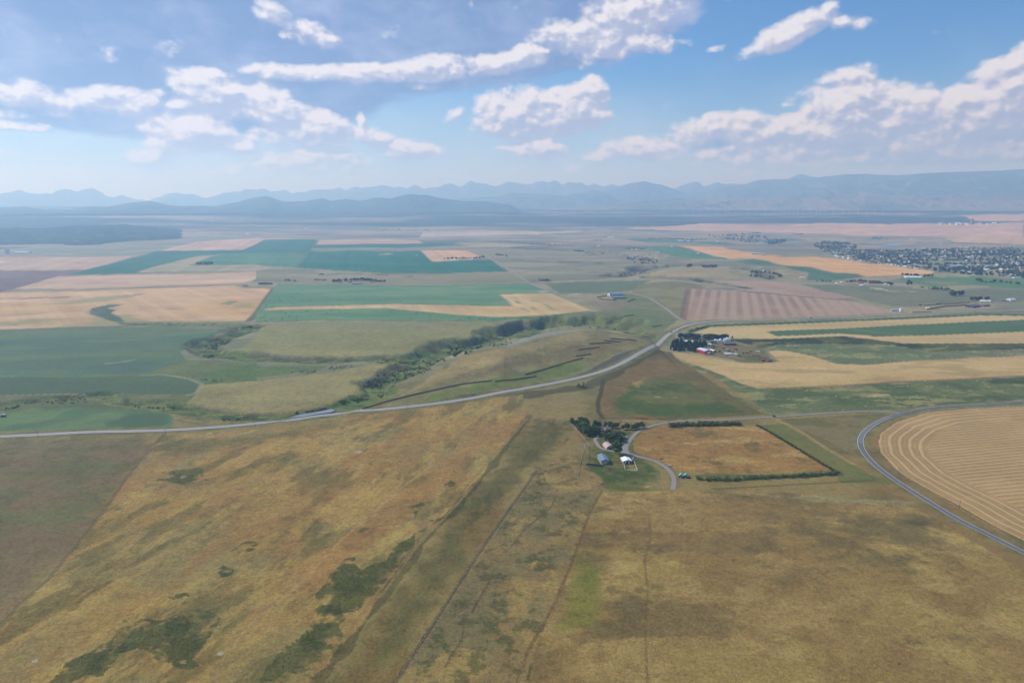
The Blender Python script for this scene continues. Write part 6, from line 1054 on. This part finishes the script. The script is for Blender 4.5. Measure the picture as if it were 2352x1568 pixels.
def implement(loc, rz, m, label, w=6.0):
    o = empty('farm_implement', loc, rz); tag(o, label, 'farm machine'); f = MB()
    for y in (-w / 2, -w / 6, w / 6, w / 2): f.bar((-1.4, y, .9), (1.6, y, .9), .14)
    for x in (-1.4, .1, 1.6): f.bar((x, -w / 2, .9), (x, w / 2, .9), .14)
    f.bar((1.6, 0, .9), (4.0, 0, .7), .14); f.build('frame', M[m], o); MB().box(-.9, .7, -w * .32, w * .32, 1.0, 2.1, .25).build('hopper', M[m], o); t = MB()
    for i in range(9): t.bar((-1.2, -w / 2 + w * i / 8, .9), (-1.5, -w / 2 + w * i / 8, 0), .07)
    t.build('tines', M['black_paint'], o); wheels(o, (0,), w / 2 + .3, .55, .3)
def on_road(P, t, x, y, side=0.0):
    g = G1(t, x, y); k = int(np.argmin(np.hypot(P[:, 0] - g.x, P[:, 1] - g.y))); k = min(max(k, 1), len(P) - 2); d = P[k + 1] - P[k - 1]; d /= np.hypot(*d); q = P[k] + np.array([-d[1], d[0]]) * side; z = float(land(np.array([q[0]]), np.array([q[1]]))[0]); return Vector((q[0], q[1], z + .52)), math.atan2(d[1], d[0])
p, a = on_road(HW, 'G', 352, 148, 2); lorry(p, a + math.pi, 'orange_paint', 'orange_paint', 6.5, 'orange truck leading two dark cars on the highway bend')
p, a = on_road(HW, 'G', 397, 112, 2); car(p, a + math.pi, 'black_paint', 'dark car directly behind the orange truck'); p, a = on_road(HW, 'G', 438, 88, 2); car(p, a + math.pi, 'dark_red_paint', 'second dark car behind the orange truck')
p, a = on_road(HW, 'B2', 1750, 198, 2); car(p, a + math.pi, 'white_paint', 'white car just right of the gravel road junction'); p, a = on_road(HW, 'A3', 403, 1314, -2); car(p, a, 'black_paint', 'black car on the highway below the brown striped field'); p, a = on_road(HW, 'A3', 897, 1297, 2); car(p, a + math.pi, 'white_paint', 'white car on the highway left of the grain bins'); p, a = on_road(HW, 'A3', 1680, 1265, -2); car(p, a, 'white_paint', 'white pickup on the highway below the ranch corrals', 'pickup', None, True); p, a = on_road(HW, 'A3', 1946, 1255, 2); car(p, a + math.pi, 'black_paint', 'dark pickup on the highway near the right edge', 'pickup', None, True)
p, a = on_road(LN, 'B3', 60, 1066); car(p, a, 'black_paint', 'dark pickup driving the pale lane right of the hedge', 'pickup', None, True)
c = car(at('F', 620, 460), R(-15), 'black_paint', 'dark car with pale roof parked at the driveway end', 'car', 'white_paint'); c.location.z += .45
for x, y, rz, L, m, lb, h_ in ((1160, 490, -40, 12, 'white_tin', 'long white trailer parked leftmost in the machinery yard', 2.6), (1230, 492, -35, 9, 'white_tin', 'shorter white trailer right of the long white one', 2.2), (1312, 500, -35, 8, 'white_paint', 'boxy white trailer in the middle of the machinery yard', 2.8), (1180, 432, -10, 7, 'pale_tin', 'pale trailer behind the white trailers', 2.0), (1215, 445, -15, 6, 'dark_red_paint', 'dark red wagon behind the white trailers', 1.8), (1320, 430, 10, 8, 'dark_red_paint', 'dark red wagon at the back of the machinery yard', 2.0), (1370, 530, -15, 8, 'black_paint', 'dark flat wagon in front of the boxy white trailer', 1.4), (1140, 408, -30, 7, 'rust_brown', 'brown wagon beside the red barn annex', 2.2)): trailer(at('G', x, y), R(rz), L, m, lb, h_)
car(at('G', 1210, 532), R(-40), 'blue_paint', 'dark blue pickup in front of the white trailers', 'pickup', None, True); car(at('G', 1245, 548), R(-40), 'silver_paint', 'silver pickup beside the dark blue pickup', 'pickup', None, True); car(at('G', 1300, 462), R(10), 'dark_red_paint', 'dark red pickup at the back of the machinery yard', 'pickup', None, True); car(at('G', 1345, 445), R(20), 'white_paint', 'white topped pickup behind the dark red pickup', 'pickup', None, True)
tractor(at('G', 1465, 485), R(20), 'black_paint', 'dark tractor left of the red tractor in the yard'); tractor(at('G', 1518, 480), R(10), 'red_paint', 'red tractor in the middle of the machinery yard'); tractor(at('G', 1575, 458), R(40), 'green_paint', 'green tractor behind the red tractor')
for x, y, rz, m, w, lb in ((1545, 485, 0, 'dark_red_paint', 6, 'dark red machine right of the red tractor'), (1668, 455, 10, 'pale_blue_paint', 6, 'left pale blue machine at the back right of the yard'), (1698, 450, -5, 'pale_blue_paint', 7, 'middle pale blue machine at the back right of the yard'), (1720, 462, 15, 'pale_blue_paint', 5, 'right pale blue machine at the back right of the yard'), (1612, 512, 0, 'rust_brown', 6, 'rusty machine at the left of the dark machine row'), (1655, 518, 5, 'green_paint', 7, 'green machine in the middle of the dark machine row'), (1705, 522, -5, 'green_paint', 6, 'green machine at the right of the dark machine row'), (1770, 552, 0, 'rust_brown', 5, 'rusty machine above the brown bale stacks')): implement(at('G', x, y), R(rz), m, lb, w)
for a, b_, h_, lb in (((1750, 605), (1810, 607), 4.5, 'left dark brown bale stack at the yard tip'), ((1845, 612), (1925, 616), 4.8, 'right dark brown bale stack at the yard tip'), ((1790, 575), (1850, 585), 2.6, 'flat reddish bale stack behind the two dark ones'), ((1700, 560), (1740, 562), 2.4, 'small brown heap left of the bale stacks')): stack('G', a, b_, h_, lb, 'rust_brown')
o = MB(); o.box(-1.8, 1.8, -1.1, 1.1, .5, 1.3); o.box(-1.7, -1.5, -1, 1, 0, .5); o.box(1.5, 1.7, -1, 1, 0, .5); ob = o.build('feed_bunk', M['pink_roof']); ob.location = at('F', 1975, 1000); tag(ob, 'pale pinkish feed bunk beside the lane in the fenced field', 'feed bunk')
o = MB(); o.box(-2.5, 2.5, -.5, .5, 0, .8, .2); o.bar((-2, 0, .8), (2.8, .6, 1.0), .15); ob = o.build('log_pile', M['dark_wood']); ob.location = at('F', 1810, 870); tag(ob, 'dark log pile on the grass above the lane', 'log pile')
gable('hut', 'small dark hut alone on the grass at the left edge', 'hut', at('B0', 24, 1070), R(20), 6, 5, 2.6, 1, 'dark_wood', 'weathered_wood')
# ------------------------------------------------------------------ poles, bales, turbines, stones
pr = empty('utility_pole', (0, 0, 0)); MB().cyl((0, 0, -.8), .19, .13, 11, 7).build('pole', M['creosote'], pr); MB().box(-1.2, 1.2, -.07, .07, 9.3, 9.5).build('crossarm', M['creosote'], pr)
ins = MB()
for x in (-1.1, -.5, .5, 1.1): ins.cyl((x, 0, 9.5), .06, .05, .22, 6)
ins.build('insulator', M['white_wall'], pr)['kind'] = 'stuff'
POLES = [('B2', 1581, 575, 'utility pole at the foot of the tan field below the red barn'), ('B2', 1788, 693, 'utility pole second down the line from the red barn'), ('B2', 2024, 830, 'utility pole third down the line from the red barn'), ('B2', 2256, 946, 'utility pole last in the line before the pale lane'), ('B3', 183, 1092, 'utility pole at the edge of the pale lane near the dark pickup'), ('B3', 440, 1229, 'utility pole in the pasture between lane and dirt track'), ('B3', 555, 1400, 'utility pole beside the dirt track near the diagonal hedge'), ('B3', 742, 1392, 'utility pole nearest the inside of the paved curve'), ('B3', 1635, 1000, 'utility pole on the verge above the swathed field'), ('B3', 930, 1045, 'utility pole beside the lane near the paved curve'), ('B3', 630, 1066, 'utility pole midway along the lane near the paved curve'), ('E', 663, 790, 'utility pole on the fence between curve and swathed field, upper'), ('E', 1203, 1086, 'utility pole on the fence between curve and swathed field, lower'), ('B1', 1392, 993, 'utility pole beside the highway left of the long snow fence'), ('B1', 320, 1182, 'utility pole below the highway near the pond'), ('B0', 1520, 1250, 'utility pole at the highway turnoff on the left'), ('B0', 350, 1258, 'utility pole beside the highway far left'), ('B0', 2347, 1195, 'utility pole below the highway right of the left turnoff')]
for i, (t, x, y, lb) in enumerate(POLES):
    o = pr if i == 0 else copy_tree(pr); o.location = at(t, x, y); o.rotation_euler = (0, 0, R(30 + 20 * (i % 3))); tag(o, lb, 'utility pole', 'utility poles along the roads and fields')
def bale_mesh(m):
    mb = MB().cyl((-.75, 0, .82), .85, .85, 1.5, 14, 'x'); me = bpy.data.meshes.new('hay_bale'); me.from_pydata(mb.v, [], mb.f); me.materials.append(M[m]); return me
BD, BS = bale_mesh('dark_straw'), bale_mesh('straw')
DARK = '385,1083 355,1133 325,1120 435,1153 485,1155 510,1152 545,1090 640,1123 660,1162 735,1160 770,1147 850,1110 905,1133 950,1085 980,1140 1065,1088 1105,1120 1135,1158 1195,1083 1285,1088 1300,1148 1325,1163 1395,1090 1535,1145 1510,1172 1540,1180 1725,1158 1865,1158 1945,1080 1985,1190 1750,1185 1885,1188 160,1130 210,1125 220,1148 240,1165 170,1178 155,1205 95,1193 90,1212 125,1155 320,1173 350,1183 645,1192 700,1193 770,1190 920,1175 975,1188 1005,1187 1170,1187 85,1288 70,1303 45,1315 145,1323 90,1340 240,1315 240,1335 222,1261 272,1270 325,1263 305,1296 375,1303 370,1332 470,1248 497,1293 652,1268 685,1233 770,1257 823,1267 1237,1242 1268,1238 1248,1269 1380,1255 1470,1270 1530,1261 1603,1288 1428,1312 1597,1322 1800,1300 1838,1337 1875,1330 1960,1311 2060,1325 2095,1323 2180,1330 2290,1308'
LIGHT = '245,425 545,402 550,440 735,412 665,450 755,402 940,435 1015,465 970,492 1190,467 675,492 485,467 460,490 655,522 370,492 405,490 425,512 795,497 868,547 983,552 1080,552 1128,537 1165,542 1230,548 1258,553 1258,566 1118,567 1362,531 1466,528 1735,467 2110,507 2147,487 2210,477 2233,493 2325,457 365,828 563,805 765,817 540,792 1283,792 1460,797 1442,745 1650,792 1920,742 1988,778 2008,784 2033,801 628,882 190,912 293,953 80,977 390,1001 580,1011 688,1013 898,974 1075,933 985,897 1305,907 1303,957 1363,877 1452,914'
q = [tuple(map(int, s.split(','))) for s in DARK.split()]; P = G('A1', q)
for (x, y), p in zip(q, P):
    o = bpy.data.objects.new('hay_bale', BD); COL.objects.link(o); o.location = p; o.rotation_euler = (0, 0, random.uniform(-.4, .4)); o.scale = (1.9, 1.35, 1.25); up = y < 1225; tag(o, 'dark hay bale on the green meadow above the long stubble strip' if up else 'dark hay bale on the green meadow below the long stubble strip', 'hay bale', 'dark bales above the stubble strip' if up else 'dark bales below the stubble strip')
q = [tuple(map(int, s.split(','))) for s in LIGHT.split()]; P = G('B3', q)
for (x, y), p in zip(q, P):
    o = bpy.data.objects.new('hay_bale', BS); COL.objects.link(o); o.location = p; o.rotation_euler = (0, 0, random.uniform(-.5, .5)); o.scale = (1.35, 1.1, 1.05); up = y < 600; tag(o, 'tan round hay bale on the meadow between the two tan fields' if up else 'tan round hay bale on the meadow above the pale lane', 'hay bale', 'tan bales between the tan fields' if up else 'tan bales above the pale lane')
tb = empty('wind_turbine'); MB().cyl((0, 0, -5), 2.2, 1.3, 85, 10).build('tower', M['white_wall'], tb); nc = MB().box(-2.2, 2.2, -3.5, 5.5, 79.5, 84, .4).build('nacelle', M['white_wall'], tb); MB().cyl((0, -5.5, 82), 1.0, 1.8, 2.2, 8, 'y').build('hub', M['white_wall'], nc)
for k in range(3):
    a = R(90 + 120 * k); c_, s_ = math.cos(a), math.sin(a); bl = MB(); V = []
    for d, w_ in ((1, 1.2), (8, 1.7), (24, 1.1), (42, .4)): V += [(c_ * d - s_ * w_, -4.6, 82 + s_ * d + c_ * w_), (c_ * d + s_ * w_, -4.6, 82 + s_ * d - c_ * w_), (c_ * d + s_ * w_, -4.0, 82 + s_ * d - c_ * w_), (c_ * d - s_ * w_, -4.0, 82 + s_ * d + c_ * w_)]
    F = [(0, 1, 2, 3), (12, 15, 14, 13)]
    for j in range(3):
        for i in range(4): F.append((j * 4 + i, j * 4 + 4 + i, j * 4 + 4 + (i + 1) % 4, j * 4 + (i + 1) % 4))
    bl.add(V, F).build('blade', M['white_wall'], tb)
TUR = [('A2', x, y) for x, y in ((1415, 368), (1480, 365), (1580, 368), (1655, 370), (1725, 370), (1795, 368), (1870, 368), (1905, 362), (1960, 365), (1985, 370), (2055, 366), (2090, 368), (2165, 368), (2245, 380), (2320, 378))] + [('A3', x, y) for x, y in ((45, 380), (62, 372), (98, 365), (130, 380), (155, 362), (192, 372), (235, 362), (272, 378), (322, 360), (375, 374), (390, 366), (445, 372), (475, 360), (520, 362), (598, 360), (672, 350), (690, 346), (748, 350), (826, 352), (903, 350), (976, 352), (1052, 350))]
P = np.array([sheet(*a) for a in TUR]); P = hit(P[:, 0], P[:, 1])
for i, p in enumerate(P):
    o = tb if i == 0 else copy_tree(tb); r0 = math.hypot(p[0], p[1]); k = 12600 / r0; o.location = (p[0] * k, p[1] * k, float(land(np.array([p[0] * k]), np.array([p[1] * k]))[0])); o.rotation_euler = (0, 0, R(random.uniform(-35, 35))); bright = i == 22; s = 1.25 if bright else random.uniform(.85, 1.0); o.scale = (s, s, s)
    tag(o, 'largest and brightest white wind turbine of the distant wind farm' if bright else 'slender pale wind turbine in the distant wind farm line', 'wind turbine', None if bright else 'wind turbines of the distant wind farm')
# ------------------------------------------------------------------ haze
def build_haze():
    mb = MB(); mb.box(-32000, 32000, -2500, 30500, -60, 1500)
    m = bpy.data.materials.new('summer haze'); m.use_nodes = True; T = NT(m.node_tree); T.n.clear()
    o = T.new('ShaderNodeOutputMaterial'); v = T.new('ShaderNodeVolumePrincipled')
    v.inputs['Color'].default_value = (.40, .66, 1.0, 1); v.inputs['Absorption Color'].default_value = (1, 1, 1, 1)
    v.inputs['Density'].default_value = 1.0e-4; v.inputs['Anisotropy'].default_value = .35
    T.l.new(v.outputs[0], o.inputs['Volume'])
    ob = mb.build('haze', m); tag(ob, 'thin blue summer haze over the plain', 'haze', kind='stuff')
build_haze()
